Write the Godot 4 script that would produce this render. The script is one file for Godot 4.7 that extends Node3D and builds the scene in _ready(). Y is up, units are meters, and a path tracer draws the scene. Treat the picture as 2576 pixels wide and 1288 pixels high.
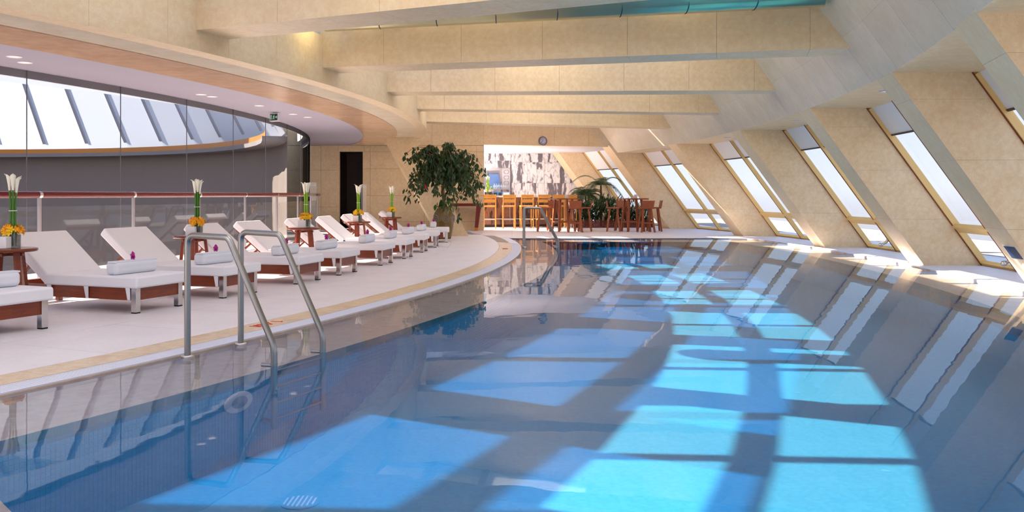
extends Node3D

# ---------------------------------------------------------------- plan
# Plan coordinates: X to the right, D = distance ahead of the camera, H = height above the deck.
const CX := -32.0          # centre of the round inner deck
const CD := 19.0
const R_GLASS := 26.9
const R_RAIL := 27.15
const R_DRUM := 30.0
const R_BORDER := 31.72
const R_GRATE := 32.0
const R_WATER := 32.2
const R_WALL := 32.95
const SOFFIT := 2.75
const EAVE := 2.56
const LEAN := 0.73
const POOL_FAR := 22.5
const POOL_DEPTH := 0.62
const WATER := -0.02
const LEDGE := -0.06
const BEAM_H := 2.97

var M := {}
var taken := {}
var rng := RandomNumberGenerator.new()

func V(x: float, h: float, d: float) -> Vector3:
	return Vector3(x, h, -d)

func P(r: float, deg: float, h: float) -> Vector3:   # on a circle round the inner deck
	var a := deg_to_rad(deg)
	return Vector3(CX + r * cos(a), h, -(CD - r * sin(a)))

# inner line of the slanted right wall at eave height, as distance grows
const XT := [[-8.0, -2.6], [-3.0, 0.3], [2.0, 2.25], [6.77, 3.6], [10.07, 4.37], [14.24, 4.845], [19.07, 4.967], [24.26, 4.55], [29.5, 3.5], [34.2, 2.0], [41.0, -0.4]]
func xt(d: float) -> float:
	var i := 0
	while i < XT.size() - 2 and d > XT[i + 1][0]:
		i += 1
	var p0: Array = XT[max(i - 1, 0)]
	var p1: Array = XT[i]
	var p2: Array = XT[i + 1]
	var p3: Array = XT[min(i + 2, XT.size() - 1)]
	var h: float = p2[0] - p1[0]
	var m1: float = (p2[1] - p0[1]) / (p2[0] - p0[0])
	var m2: float = (p3[1] - p1[1]) / (p3[0] - p1[0])
	var t: float = (d - p1[0]) / h
	var t2 := t * t
	var t3 := t2 * t
	return (2 * t3 - 3 * t2 + 1) * p1[1] + (t3 - 2 * t2 + t) * h * m1 + (-2 * t3 + 3 * t2) * p2[1] + (t3 - t2) * h * m2

# ---------------------------------------------------------------- mesh builder
class MB:
	var v := PackedVector3Array()
	var n := PackedVector3Array()
	var c := PackedColorArray()
	var tint := Color(1, 1, 1)
	var colored := false

	func tri(a: Vector3, b: Vector3, d: Vector3) -> void:
		var k := (b - a).cross(d - a).normalized()
		for q in [a, d, b]:
			v.append(q)
			n.append(k)
			if colored:
				c.append(tint)

	func trin(a: Vector3, b: Vector3, d: Vector3, na: Vector3, nb: Vector3, nd: Vector3) -> void:
		v.append(a); n.append(na)
		v.append(d); n.append(nd)
		v.append(b); n.append(nb)
		if colored:
			for i in 3:
				c.append(tint)

	func quad(a: Vector3, b: Vector3, d: Vector3, e: Vector3) -> void:
		tri(a, b, d)
		tri(a, d, e)

	func face(pts: Array, away: Vector3) -> void:   # convex face turned away from a point
		var k: Vector3 = (pts[1] - pts[0]).cross(pts[2] - pts[0])
		var mid := Vector3.ZERO
		for p in pts:
			mid += p
		mid /= pts.size()
		var q := pts
		if k.dot(mid - away) < 0:
			q = pts.duplicate()
			q.reverse()
		for i in range(1, q.size() - 1):
			tri(q[0], q[i], q[i + 1])

	func hexa(p: Array) -> void:   # 4 lower, 4 upper corners in the same order
		var mid := Vector3.ZERO
		for q in p:
			mid += q
		mid /= 8.0
		face([p[0], p[1], p[2], p[3]], mid)
		face([p[4], p[5], p[6], p[7]], mid)
		for i in 4:
			var j := (i + 1) % 4
			face([p[i], p[j], p[j + 4], p[i + 4]], mid)

	func box(at: Vector3, s: Vector3, b: Basis = Basis()) -> void:
		var h := s / 2
		var p := []
		for y in [-h.y, h.y]:
			for q in [Vector3(-h.x, y, -h.z), Vector3(h.x, y, -h.z), Vector3(h.x, y, h.z), Vector3(-h.x, y, h.z)]:
				p.append(at + b * q)
		hexa(p)

	func rbox(at: Vector3, s: Vector3, r: float, b: Basis = Basis(), seg := 2) -> void:   # rounded box
		var h := s / 2 - Vector3(r, r, r)
		var rings := []
		var norms := []
		var m := seg * 2 + 1
		for i in m + 1:
			var la := -PI / 2 + PI * (float(i) if i <= seg else float(i - 1)) / (2 * seg)
			var sy := -1.0 if i <= seg else 1.0
			var ring := []
			var nr := []
			for q in 4:
				var cx: float = [1, -1, -1, 1][q]
				var cz: float = [1, 1, -1, -1][q]
				for j in seg + 1:
					var lo := PI / 2 * q + PI / 2 * j / seg
					var k := Vector3(cos(la) * cos(lo), sin(la), cos(la) * sin(lo))
					ring.append(at + b * (Vector3(cx * h.x, sy * h.y, cz * h.z) + k * r))
					nr.append(b * k)
			rings.append(ring)
			norms.append(nr)
		var w: int = rings[0].size()
		for i in m:
			for j in w:
				var l := (j + 1) % w
				var a: Vector3 = rings[i][j]
				var bb: Vector3 = rings[i][l]
				var cc: Vector3 = rings[i + 1][l]
				var dd: Vector3 = rings[i + 1][j]
				trin(a, cc, bb, norms[i][j], norms[i + 1][l], norms[i][l])
				trin(a, dd, cc, norms[i][j], norms[i + 1][j], norms[i + 1][l])
		for e in [0, m]:
			var k: Vector3 = b * Vector3(0, -1 if e == 0 else 1, 0)
			for i in range(1, w - 1):
				if e == 0:
					trin(rings[e][0], rings[e][i], rings[e][i + 1], k, k, k)
				else:
					trin(rings[e][0], rings[e][i + 1], rings[e][i], k, k, k)

	func bar(a: Vector3, e: Vector3, w: float, t: float, up := Vector3.UP) -> void:   # box from a to e
		var x := (e - a).normalized()
		var z := x.cross(up)
		if z.length() < 0.01:
			z = x.cross(Vector3.RIGHT)
		z = z.normalized()
		var y := z.cross(x)
		box((a + e) / 2, Vector3((e - a).length(), t, w), Basis(x, y, z))

	func tube(path: Array, r, seg := 10, caps := true) -> void:   # r: a number or one for each point
		var rings := []
		var norms := []
		var side := Vector3.ZERO
		for i in path.size():
			var t: Vector3
			if i == 0:
				t = path[1] - path[0]
			elif i == path.size() - 1:
				t = path[i] - path[i - 1]
			else:
				t = (path[i + 1] - path[i]).normalized() + (path[i] - path[i - 1]).normalized()
			t = t.normalized()
			if side == Vector3.ZERO:
				side = t.cross(Vector3.UP)
				if side.length() < 0.05:
					side = t.cross(Vector3.RIGHT)
			side = (side - t * side.dot(t)).normalized()
			var up := side.cross(t)
			var ring := []
			var nr := []
			var rr: float = r[i] if r is Array else r
			for j in seg:
				var a := TAU * j / seg
				var k := side * cos(a) + up * sin(a)
				ring.append(path[i] + k * rr)
				nr.append(k)
			rings.append(ring)
			norms.append(nr)
		for i in path.size() - 1:
			for j in seg:
				var l := (j + 1) % seg
				trin(rings[i][j], rings[i + 1][j], rings[i + 1][l], norms[i][j], norms[i + 1][j], norms[i + 1][l])
				trin(rings[i][j], rings[i + 1][l], rings[i][l], norms[i][j], norms[i + 1][l], norms[i][l])
		if caps:
			face(rings[0], path[1])
			face(rings[-1], path[path.size() - 2])

	func lathe(prof: Array, at := Vector3.ZERO, seg := 24, b := Basis()) -> void:   # [radius, height] from below
		var norms := []
		for i in prof.size():
			var p: Array = prof[max(i - 1, 0)]
			var q: Array = prof[min(i + 1, prof.size() - 1)]
			var k := Vector2(q[1] - p[1], p[0] - q[0])
			norms.append(k.normalized())
		for i in prof.size() - 1:
			if absf(prof[i][0] - prof[i + 1][0]) < 1e-6 and absf(prof[i][1] - prof[i + 1][1]) < 1e-6:
				continue
			for j in seg:
				var a0 := TAU * j / seg
				var a1 := TAU * (j + 1) / seg
				var pt := func(k: int, a: float) -> Vector3: return at + b * Vector3(prof[k][0] * cos(a), prof[k][1], prof[k][0] * sin(a))
				var nm := func(k: int, a: float) -> Vector3: return b * Vector3(norms[k].x * cos(a), norms[k].y, norms[k].x * sin(a))
				if prof[i][0] > 1e-5:
					trin(pt.call(i, a0), pt.call(i + 1, a1), pt.call(i, a1), nm.call(i, a0), nm.call(i + 1, a1), nm.call(i, a1))
				if prof[i + 1][0] > 1e-5:
					trin(pt.call(i, a0), pt.call(i + 1, a0), pt.call(i + 1, a1), nm.call(i, a0), nm.call(i + 1, a0), nm.call(i + 1, a1))

	func prism(poly: PackedVector2Array, h0: float, h1: float) -> void:   # plan polygon (X, D) between two heights
		var idx := Geometry2D.triangulate_polygon(poly)
		for i in range(0, idx.size(), 3):
			var q := []
			for k in 3:
				q.append(poly[idx[i + k]])
			face([Vector3(q[0].x, h1, -q[0].y), Vector3(q[1].x, h1, -q[1].y), Vector3(q[2].x, h1, -q[2].y)], Vector3(q[0].x, h1 - 1, -q[0].y))
			face([Vector3(q[0].x, h0, -q[0].y), Vector3(q[1].x, h0, -q[1].y), Vector3(q[2].x, h0, -q[2].y)], Vector3(q[0].x, h0 + 1, -q[0].y))
		var area := 0.0
		for i in poly.size():
			area += poly[i].cross(poly[(i + 1) % poly.size()])
		for i in poly.size():
			var a := poly[i]
			var e := poly[(i + 1) % poly.size()]
			if area < 0:
				var s := a
				a = e
				e = s
			# counter-clockwise in (X, D): outside is on the right
			quad(Vector3(a.x, h0, -a.y), Vector3(e.x, h0, -e.y), Vector3(e.x, h1, -e.y), Vector3(a.x, h1, -a.y))

	func mesh() -> ArrayMesh:
		var m := ArrayMesh.new()
		var a := []
		a.resize(Mesh.ARRAY_MAX)
		a[Mesh.ARRAY_VERTEX] = v
		a[Mesh.ARRAY_NORMAL] = n
		if colored:
			a[Mesh.ARRAY_COLOR] = c
		m.add_surface_from_arrays(Mesh.PRIMITIVE_TRIANGLES, a)
		return m

# ---------------------------------------------------------------- scene helpers
func numbered(called: String) -> String:
	if not taken.has(called):
		taken[called] = 0
		return called
	taken[called] += 1
	return "%s_%03d" % [called, taken[called]]

func tag(o: Node3D, label := "", category := "", group := "", kind := "") -> void:
	if label:
		o.set_meta("label", label)
	if category:
		o.set_meta("category", category)
	if group:
		o.set_meta("group", group)
	if kind:
		o.set_meta("kind", kind)

func thing(called: String, label: String, category: String, at := Vector3.ZERO, turn := 0.0, group := "") -> Node3D:
	var o := Node3D.new()
	o.name = numbered(called)
	add_child(o)
	o.position = at
	o.rotation.y = turn
	tag(o, label, category, group)
	return o

func structure(called: String, label := "", category := "") -> Node3D:
	var o := Node3D.new()
	o.name = numbered(called)
	add_child(o)
	tag(o, label, category, "", "structure")
	return o

func part(parent: Node3D, called: String, m, mat: Material, label := "") -> MeshInstance3D:
	var o := MeshInstance3D.new()
	o.name = called
	o.mesh = m.mesh() if m is MB else m
	o.material_override = mat
	parent.add_child(o, true)
	if label:
		o.set_meta("label", label)
	return o

func stuff(parent: Node3D, called: String, m, mat: Material, label := "") -> MeshInstance3D:
	var o := part(parent, called, m, mat, label)
	o.set_meta("kind", "stuff")
	return o

func copy(o: Node3D, called: String, label := "") -> Node3D:
	var c: Node3D = o.duplicate()
	c.name = numbered(called)
	add_child(c)
	if label:
		c.set_meta("label", label)
	return c

# ---------------------------------------------------------------- materials
func noise_image(size: int, seed_: int, freq: float, octaves := 4, type := FastNoiseLite.TYPE_SIMPLEX_SMOOTH) -> Image:
	var f := FastNoiseLite.new()
	f.seed = seed_
	f.noise_type = type
	f.frequency = freq
	f.fractal_octaves = octaves
	return f.get_seamless_image(size, size)

func mix_image(size: int, fn: Callable, layers: Array) -> ImageTexture:
	var im := Image.create(size, size, true, Image.FORMAT_RGB8)
	for y in size:
		for x in size:
			var l := []
			for g in layers:
				l.append(g.get_pixel(x, y).r)
			im.set_pixel(x, y, fn.call(l, x, y))
	im.generate_mipmaps()
	return ImageTexture.create_from_image(im)

func mat(color: Color, rough := 0.6, metal := 0.0, tex: Texture2D = null, scale := 1.0, world := false) -> StandardMaterial3D:
	var m := StandardMaterial3D.new()
	m.albedo_color = color
	m.roughness = rough
	m.metallic = metal
	if tex:
		m.albedo_texture = tex
		m.uv1_triplanar = true
		m.uv1_world_triplanar = world
		m.uv1_scale = Vector3(scale, scale, scale)
	return m

func pane(color: Color, alpha: float, spec := 0.5) -> StandardMaterial3D:
	var m := StandardMaterial3D.new()
	m.albedo_color = Color(color, alpha)
	m.transparency = BaseMaterial3D.TRANSPARENCY_ALPHA
	m.roughness = 0.0
	m.metallic_specular = spec
	return m

func make_materials() -> void:
	var n_fine := noise_image(256, 3, 0.11, 3)
	var n_mid := noise_image(256, 8, 0.03, 4)
	var n_big := noise_image(256, 15, 0.009, 4)
	var cell := noise_image(256, 21, 0.07, 2, FastNoiseLite.TYPE_CELLULAR)
	var stone := mix_image(256, func(l, _x, _y):
		var t: float = 0.5 * l[1] + 0.3 * l[2] + 0.2 * l[0]
		var c := Color(0.88, 0.75, 0.56).lerp(Color(0.98, 0.91, 0.78), t)
		var fleck: float = smoothstep(0.55, 0.85, l[0]) * 0.35
		c = c.lerp(Color(0.70, 0.57, 0.39), fleck * l[1])
		c = c.lerp(Color(0.97, 0.93, 0.84), smoothstep(0.7, 0.9, l[3]) * 0.35)
		return c, [n_fine, n_mid, n_big, cell])
	var pale := mix_image(256, func(l, _x, _y):
		var t: float = 0.55 * l[1] + 0.45 * l[2]
		var c := Color(0.87, 0.81, 0.70).lerp(Color(0.95, 0.91, 0.83), t)
		return c.lerp(Color(0.78, 0.67, 0.50), smoothstep(0.66, 0.86, l[0]) * 0.3), [n_fine, n_mid, n_big])
	var rose := mix_image(256, func(l, _x, _y):
		var t: float = 0.6 * l[1] + 0.4 * l[2]
		return Color(0.75, 0.59, 0.46).lerp(Color(0.87, 0.73, 0.60), t).lerp(Color(0.95, 0.84, 0.7), smoothstep(0.7, 0.86, l[0]) * 0.3), [n_fine, n_mid, n_big])
	var tile := mix_image(256, func(l, _x, _y):
		return Color(0.88, 0.85, 0.86).lerp(Color(0.94, 0.91, 0.92), 0.5 * l[0] + 0.5 * l[1]), [n_fine, n_big])
	var coping := mix_image(256, func(l, _x, _y):
		var c := Color(0.79, 0.67, 0.53).lerp(Color(0.92, 0.84, 0.72), 0.4 * l[0] + 0.6 * l[1])
		return c.lerp(Color(0.76, 0.58, 0.42), smoothstep(0.62, 0.85, l[2]) * 0.35), [n_fine, n_mid, n_big])
	# mosaic: 16 small tiles a side, each with a tone of its own
	var rm := RandomNumberGenerator.new()
	rm.seed = 5
	var tones := []
	for i in 256:
		tones.append(rm.randf())
	var mos := Image.create(256, 256, true, Image.FORMAT_RGB8)
	for y in 256:
		for x in 256:
			var t: float = tones[(y / 16) * 16 + x / 16]
			var grout: bool = x % 16 == 0 or y % 16 == 0
			mos.set_pixel(x, y, Color(0.33, 0.61, 0.72) if grout else Color(0.17, 0.57, 0.75).lerp(Color(0.23, 0.62, 0.79), t))
	mos.generate_mipmaps()
	var wood := Image.create(256, 256, true, Image.FORMAT_RGB8)
	var f := FastNoiseLite.new()
	f.seed = 4
	f.frequency = 0.012
	f.fractal_octaves = 4
	for y in 256:
		for x in 256:
			var g := f.get_noise_2d(x * 0.7, y * 9.0) * 0.5 + 0.5
			var g2 := f.get_noise_2d(x * 3.0 + 900, y * 40.0) * 0.5 + 0.5
			wood.set_pixel(x, y, Color(0.62, 0.56, 0.52).lerp(Color(1, 1, 1), clampf(0.7 * g + 0.4 * g2, 0, 1)))
	wood.generate_mipmaps()
	var wood_t := ImageTexture.create_from_image(wood)
	# veined marble: dark grey clouds and streaks, running downwards
	var ver := Image.create(512, 512, true, Image.FORMAT_RGB8)
	var f2 := FastNoiseLite.new()
	f2.seed = 12
	f2.frequency = 0.006
	f2.fractal_octaves = 5
	f2.domain_warp_enabled = true
	f2.domain_warp_amplitude = 40
	f2.domain_warp_frequency = 0.008
	for y in 512:
		for x in 512:
			var a := f2.get_noise_2d(x * 1.6, y * 0.45)
			var b := f2.get_noise_2d(x * 4.5 + 700, y * 1.1 + 90)
			var dark: float = smoothstep(0.02, 0.16, a) * 0.85
			dark = maxf(dark, smoothstep(0.12, 0.0, absf(b)) * 0.42)
			dark *= 1.0 - 0.75 * smoothstep(0.2, 0.42, b)
			ver.set_pixel(x, y, Color(0.92, 0.91, 0.92).lerp(Color(0.38, 0.36, 0.39), dark))
	ver.generate_mipmaps()
	var ver_t := ImageTexture.create_from_image(ver)

	M.stone = mat(Color.WHITE, 0.38, 0, stone, 1.3, true)
	M.pale = mat(Color(0.97, 0.97, 0.97), 0.22, 0, pale, 0.6, true)
	M.rose = mat(Color.WHITE, 0.2, 0, rose, 0.5, true)
	M.tile = mat(Color.WHITE, 0.45, 0, tile, 0.7, true)
	M.coping = mat(Color.WHITE, 0.35, 0, coping, 1.1, true)
	M.joint = mat(Color(0.55, 0.45, 0.33), 0.9)
	M.joint_grey = mat(Color(0.62, 0.57, 0.54), 0.9)
	M.mosaic = mat(Color.WHITE, 0.3, 0, ImageTexture.create_from_image(mos), 2.2, true)
	M.refraction_green = mat(Color(0.16, 0.50, 0.40), 0.3)  # green from refraction at the water edge, put into the colour
	M.white = mat(Color(0.86, 0.84, 0.86), 0.6)
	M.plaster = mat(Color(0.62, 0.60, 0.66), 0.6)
	M.panel_white = mat(Color(0.95, 0.95, 0.96), 0.5)
	M.grate = mat(Color(0.88, 0.88, 0.94), 0.5)
	M.gold = mat(Color(0.93, 0.78, 0.50), 0.35)
	M.gold_dark = mat(Color(0.25, 0.20, 0.16), 0.6)
	M.fabric = mat(Color(0.92, 0.91, 0.93), 0.9)
	M.fabric.rim_enabled = true
	M.fabric.rim = 0.3
	M.towel = mat(Color(0.95, 0.95, 0.97), 1.0, 0, mix_image(128, func(l, _x, _y): return Color(0.86, 0.86, 0.88).lerp(Color.WHITE, l[0]), [noise_image(128, 40, 0.2, 3)]), 9.0)
	M.wood = mat(Color(0.60, 0.26, 0.11), 0.35, 0, wood_t, 1.5)
	M.wood_table = mat(Color(0.56, 0.24, 0.10), 0.22, 0, wood_t, 1.8)
	M.wood_honey = mat(Color(0.90, 0.66, 0.33), 0.4, 0, wood_t, 1.5)
	M.wood_orange = mat(Color(0.70, 0.37, 0.17), 0.4, 0, wood_t, 1.5)
	M.rail = mat(Color(0.46, 0.055, 0.035), 0.22, 0, wood_t, 1.0)
	M.lacquer = mat(Color(0.45, 0.13, 0.10), 0.3)
	M.lacquer_dark = mat(Color(0.16, 0.07, 0.05), 0.4)
	M.chrome = mat(Color(0.82, 0.80, 0.79), 0.08, 1.0)
	M.steel = mat(Color(0.62, 0.61, 0.60), 0.28, 1.0)
	M.steel_satin = mat(Color(0.72, 0.70, 0.72), 0.35, 1.0)
	M.glass = pane(Color(0.9, 0.95, 1.0), 0.04, 0.5)
	M.roof_glass = pane(Color(0.9, 0.95, 1.0), 0.03, 0.4)
	M.smoke_glass = pane(Color(0.27, 0.25, 0.26), 0.36, 0.55)
	M.rail_glass = pane(Color(0.75, 0.78, 0.8), 0.05, 0.4)
	M.clear = pane(Color(0.95, 0.97, 1.0), 0.06, 0.5)
	M.water = pane(Color(0.0, 0.36, 0.62), 0.36, 0.29)
	var nt := NoiseTexture2D.new()
	nt.width = 512
	nt.height = 512
	nt.seamless = true
	nt.as_normal_map = true
	nt.bump_strength = 4.0
	var fn := FastNoiseLite.new()
	fn.seed = 31
	fn.frequency = 0.008
	fn.fractal_octaves = 3
	nt.noise = fn
	M.water.normal_enabled = true
	M.water.normal_texture = nt
	M.water.normal_scale = 0.02
	M.water.uv1_triplanar = true
	M.water.uv1_world_triplanar = true
	M.water.uv1_scale = Vector3(0.35, 0.35, 0.35)
	M.verde = mat(Color(1, 1, 1), 0.25, 0, ver_t, 0.42, true)
	M.verde_b = mat(Color(1, 1, 1), 0.25, 0, ver_t, 0.42, true)
	M.verde_b.uv1_offset = Vector3(0.37, 0.61, 0.2)
	M.verde_c = mat(Color(1, 0.98, 0.97), 0.25, 0, ver_t, 0.30, true)
	M.verde_c.uv1_offset = Vector3(0.71, 0.13, 0.5)
	M.onyx = mat(Color(0.50, 0.33, 0.24), 0.2, 0, ver_t, 0.5, true)
	M.duct = mat(Color(0.80, 0.78, 0.62), 0.22, 0.85)
	M.duct_seam = mat(Color(0.12, 0.17, 0.22), 0.5)
	M.atrium = mat(Color(0.56, 0.51, 0.49), 0.7)
	M.atrium_soffit = mat(Color(0.55, 0.53, 0.54), 0.7)
	M.spandrel = mat(Color(0.80, 0.78, 0.79), 0.5)
	M.joint_seal = mat(Color(0.36, 0.35, 0.38), 0.5)
	M.amber = mat(Color(0.80, 0.50, 0.16), 0.4)
	M.dark = mat(Color(0.10, 0.07, 0.06), 0.5)
	M.door = mat(Color(0.19, 0.11, 0.08), 0.4)
	M.frost = pane(Color(0.86, 0.90, 0.97), 0.3, 0.3)
	M.frosted = mat(Color(0.95, 0.96, 0.98), 0.6)
	M.frosted.backlight_enabled = true
	M.frosted.backlight = Color(1, 1, 1)
	M.frost_cone = mat(Color(0.90, 0.93, 0.98), 0.6)
	M.frost_cone.backlight_enabled = true
	M.frost_cone.backlight = Color(0.78, 0.81, 0.86)
	M.mullion = mat(Color(0.70, 0.71, 0.76), 0.5)
	M.rubber = mat(Color(0.05, 0.05, 0.05), 0.7)
	M.leaf = mat(Color(0.10, 0.22, 0.09), 0.4)
	M.leaf_light = mat(Color(0.24, 0.42, 0.12), 0.4)
	M.palm = mat(Color(0.17, 0.27, 0.12), 0.5)
	M.shrub = mat(Color(0.12, 0.22, 0.09), 0.5)
	for k in ["leaf", "leaf_light", "palm", "shrub"]:
		M[k].backlight_enabled = true
		M[k].backlight = Color(0.25, 0.3, 0.1)
	M.bark = mat(Color(0.42, 0.30, 0.20), 0.9)
	M.stem = mat(Color(0.26, 0.47, 0.08), 0.5)
	M.stem_light = mat(Color(0.52, 0.70, 0.18), 0.5)
	M.calla = mat(Color(0.96, 0.95, 0.88), 0.5)
	M.calla.backlight_enabled = true
	M.calla.backlight = Color(0.3, 0.3, 0.25)
	M.orchid = mat(Color(0.98, 0.66, 0.05), 0.6)
	M.orchid_pale = mat(Color(1.0, 0.83, 0.12), 0.6)
	M.orchid.backlight_enabled = true
	M.orchid.backlight = Color(0.4, 0.25, 0.02)
	M.magenta = mat(Color(0.72, 0.10, 0.55), 0.6)
	M.magenta_deep = mat(Color(0.40, 0.03, 0.30), 0.6)
	M.candle = mat(Color(0.93, 0.92, 0.93), 0.5)
	M.smoke_vase = pane(Color(0.2, 0.24, 0.22), 0.35, 0.5)
	M.jar = mat(Color(0.56, 0.52, 0.34), 0.18, 0, coping, 2.0)
	M.jar_relief = mat(Color(0.48, 0.49, 0.52), 0.2)
	M.red_paint = mat(Color(0.80, 0.12, 0.14), 0.6)
	M.green_sign = mat(Color(0.06, 0.24, 0.15), 0.4)
	M.sign_white = mat(Color(0.75, 0.92, 0.85), 0.5)
	M.clock_rim = mat(Color(0.42, 0.44, 0.52), 0.35, 0.4)
	M.clock_face = mat(Color(0.78, 0.78, 0.86), 0.6)
	M.black = mat(Color(0.03, 0.03, 0.05), 0.5)
	M.blue_sign = mat(Color(0.12, 0.25, 0.42), 0.5)
	M.blue_box = mat(Color(0.16, 0.42, 0.66), 0.4)
	M.grey_box = mat(Color(0.60, 0.60, 0.66), 0.4, 0.3)
	M.brown_box = mat(Color(0.27, 0.20, 0.21), 0.5)
	M.lime = mat(Color(0.58, 0.76, 0.10), 0.4)
	M.bottle = pane(Color(0.75, 0.8, 0.82), 0.3, 0.5)
	M.reed = mat(Color(0.40, 0.17, 0.12), 0.7)
	M.pink = mat(Color(0.93, 0.80, 0.78), 0.6)
	M.lamp = mat(Color(1, 1, 1), 0.4)
	M.lamp.emission_enabled = true
	M.lamp.emission = Color(1.0, 0.95, 0.88)
	M.lamp.emission_energy_multiplier = 0.6
	M.soil = mat(Color(0.12, 0.09, 0.07), 0.9)

# ---------------------------------------------------------------- camera, sky, sun
func make_view() -> void:
	var cam := Camera3D.new()
	cam.name = "camera"
	cam.near = 0.05
	cam.far = 300.0
	cam.keep_aspect = Camera3D.KEEP_HEIGHT
	cam.projection = Camera3D.PROJECTION_FRUSTUM
	cam.size = 2.0 * 0.05 * 644.0 / 2200.0
	cam.frustum_offset = Vector2(0, -0.05 * 154.0 / 2200.0)
	add_child(cam)
	cam.position = Vector3(0, 1.15, 0)
	cam.current = true

	var env := Environment.new()
	env.background_mode = Environment.BG_SKY
	var sky := Sky.new()
	var sm := ProceduralSkyMaterial.new()
	sm.sky_top_color = Color(0.62, 0.77, 0.98)
	sm.sky_horizon_color = Color(0.90, 0.94, 1.0)
	sm.sky_curve = 0.2
	sm.ground_horizon_color = Color(0.88, 0.91, 0.98)
	sm.ground_bottom_color = Color(0.78, 0.80, 0.86)
	sm.sun_angle_max = 1.0
	sky.sky_material = sm
	env.sky = sky
	env.background_energy_multiplier = 0.80
	env.tonemap_mode = Environment.TONE_MAPPER_LINEAR
	env.tonemap_exposure = 1.62
	env.sdfgi_enabled = true
	env.ssao_enabled = true
	env.ssil_enabled = true
	var we := WorldEnvironment.new()
	we.name = "world"
	we.environment = env
	add_child(we)

	var sun := DirectionalLight3D.new()
	sun.name = "sun"
	add_child(sun)
	sun.look_at_from_position(Vector3.ZERO, Vector3(0.76, -0.69, 0.36))
	sun.light_color = Color(1.0, 0.95, 0.88)
	sun.light_energy = 5.6
	sun.light_angular_distance = 0.55
	sun.shadow_enabled = true

# ---------------------------------------------------------------- plan outlines
func pool_outline(off: float, steps := 40) -> PackedVector2Array:   # off: how far outside the basin's walls
	var p := PackedVector2Array()
	var r := R_WALL - off
	var far := POOL_FAR + off
	# near side, from the right to the left
	var near := [Vector2(2.7, -1.55), Vector2(1.3, -0.1), Vector2(-1.95, 3.38)]
	var nrm := Vector2(-0.73, -0.684)
	p.append(near[0] + nrm * off)
	p.append(near[1] + nrm * off)
	# meets the arc
	var a0 := 29.0
	for k in 400:
		var a := deg_to_rad(29.0 - k * 0.03)
		var q := Vector2(CX + r * cos(a), CD - r * sin(a))
		var w: Vector2 = near[2] + nrm * off
		if (q - w).dot(nrm) < 0:
			a0 = rad_to_deg(a)
			break
	var a1 := rad_to_deg(asin((CD - far) / r))
	for i in steps + 1:
		var a := deg_to_rad(lerpf(a0, a1, float(i) / steps))
		p.append(Vector2(CX + r * cos(a), CD - r * sin(a)))
	var xr := xt(far) + 0.93 + off
	p.append(Vector2(xr - 0.6, far))
	p.append(Vector2(xr - 0.15, far - 0.15))
	for i in steps + 1:
		var d := lerpf(far - 0.5, -0.4, float(i) / steps)
		p.append(Vector2(xt(d) + 0.93 + off, d))
	return p

func ring_sector(r0: float, r1: float, a0: float, a1: float, h0: float, h1: float, m: MB, steps := 1) -> void:
	for i in steps:
		var b0 := lerpf(a0, a1, float(i) / steps)
		var b1 := lerpf(a0, a1, float(i + 1) / steps)
		m.hexa([P(r0, b0, h0), P(r1, b0, h0), P(r1, b1, h0), P(r0, b1, h0), P(r0, b0, h1), P(r1, b0, h1), P(r1, b1, h1), P(r0, b1, h1)])

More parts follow.
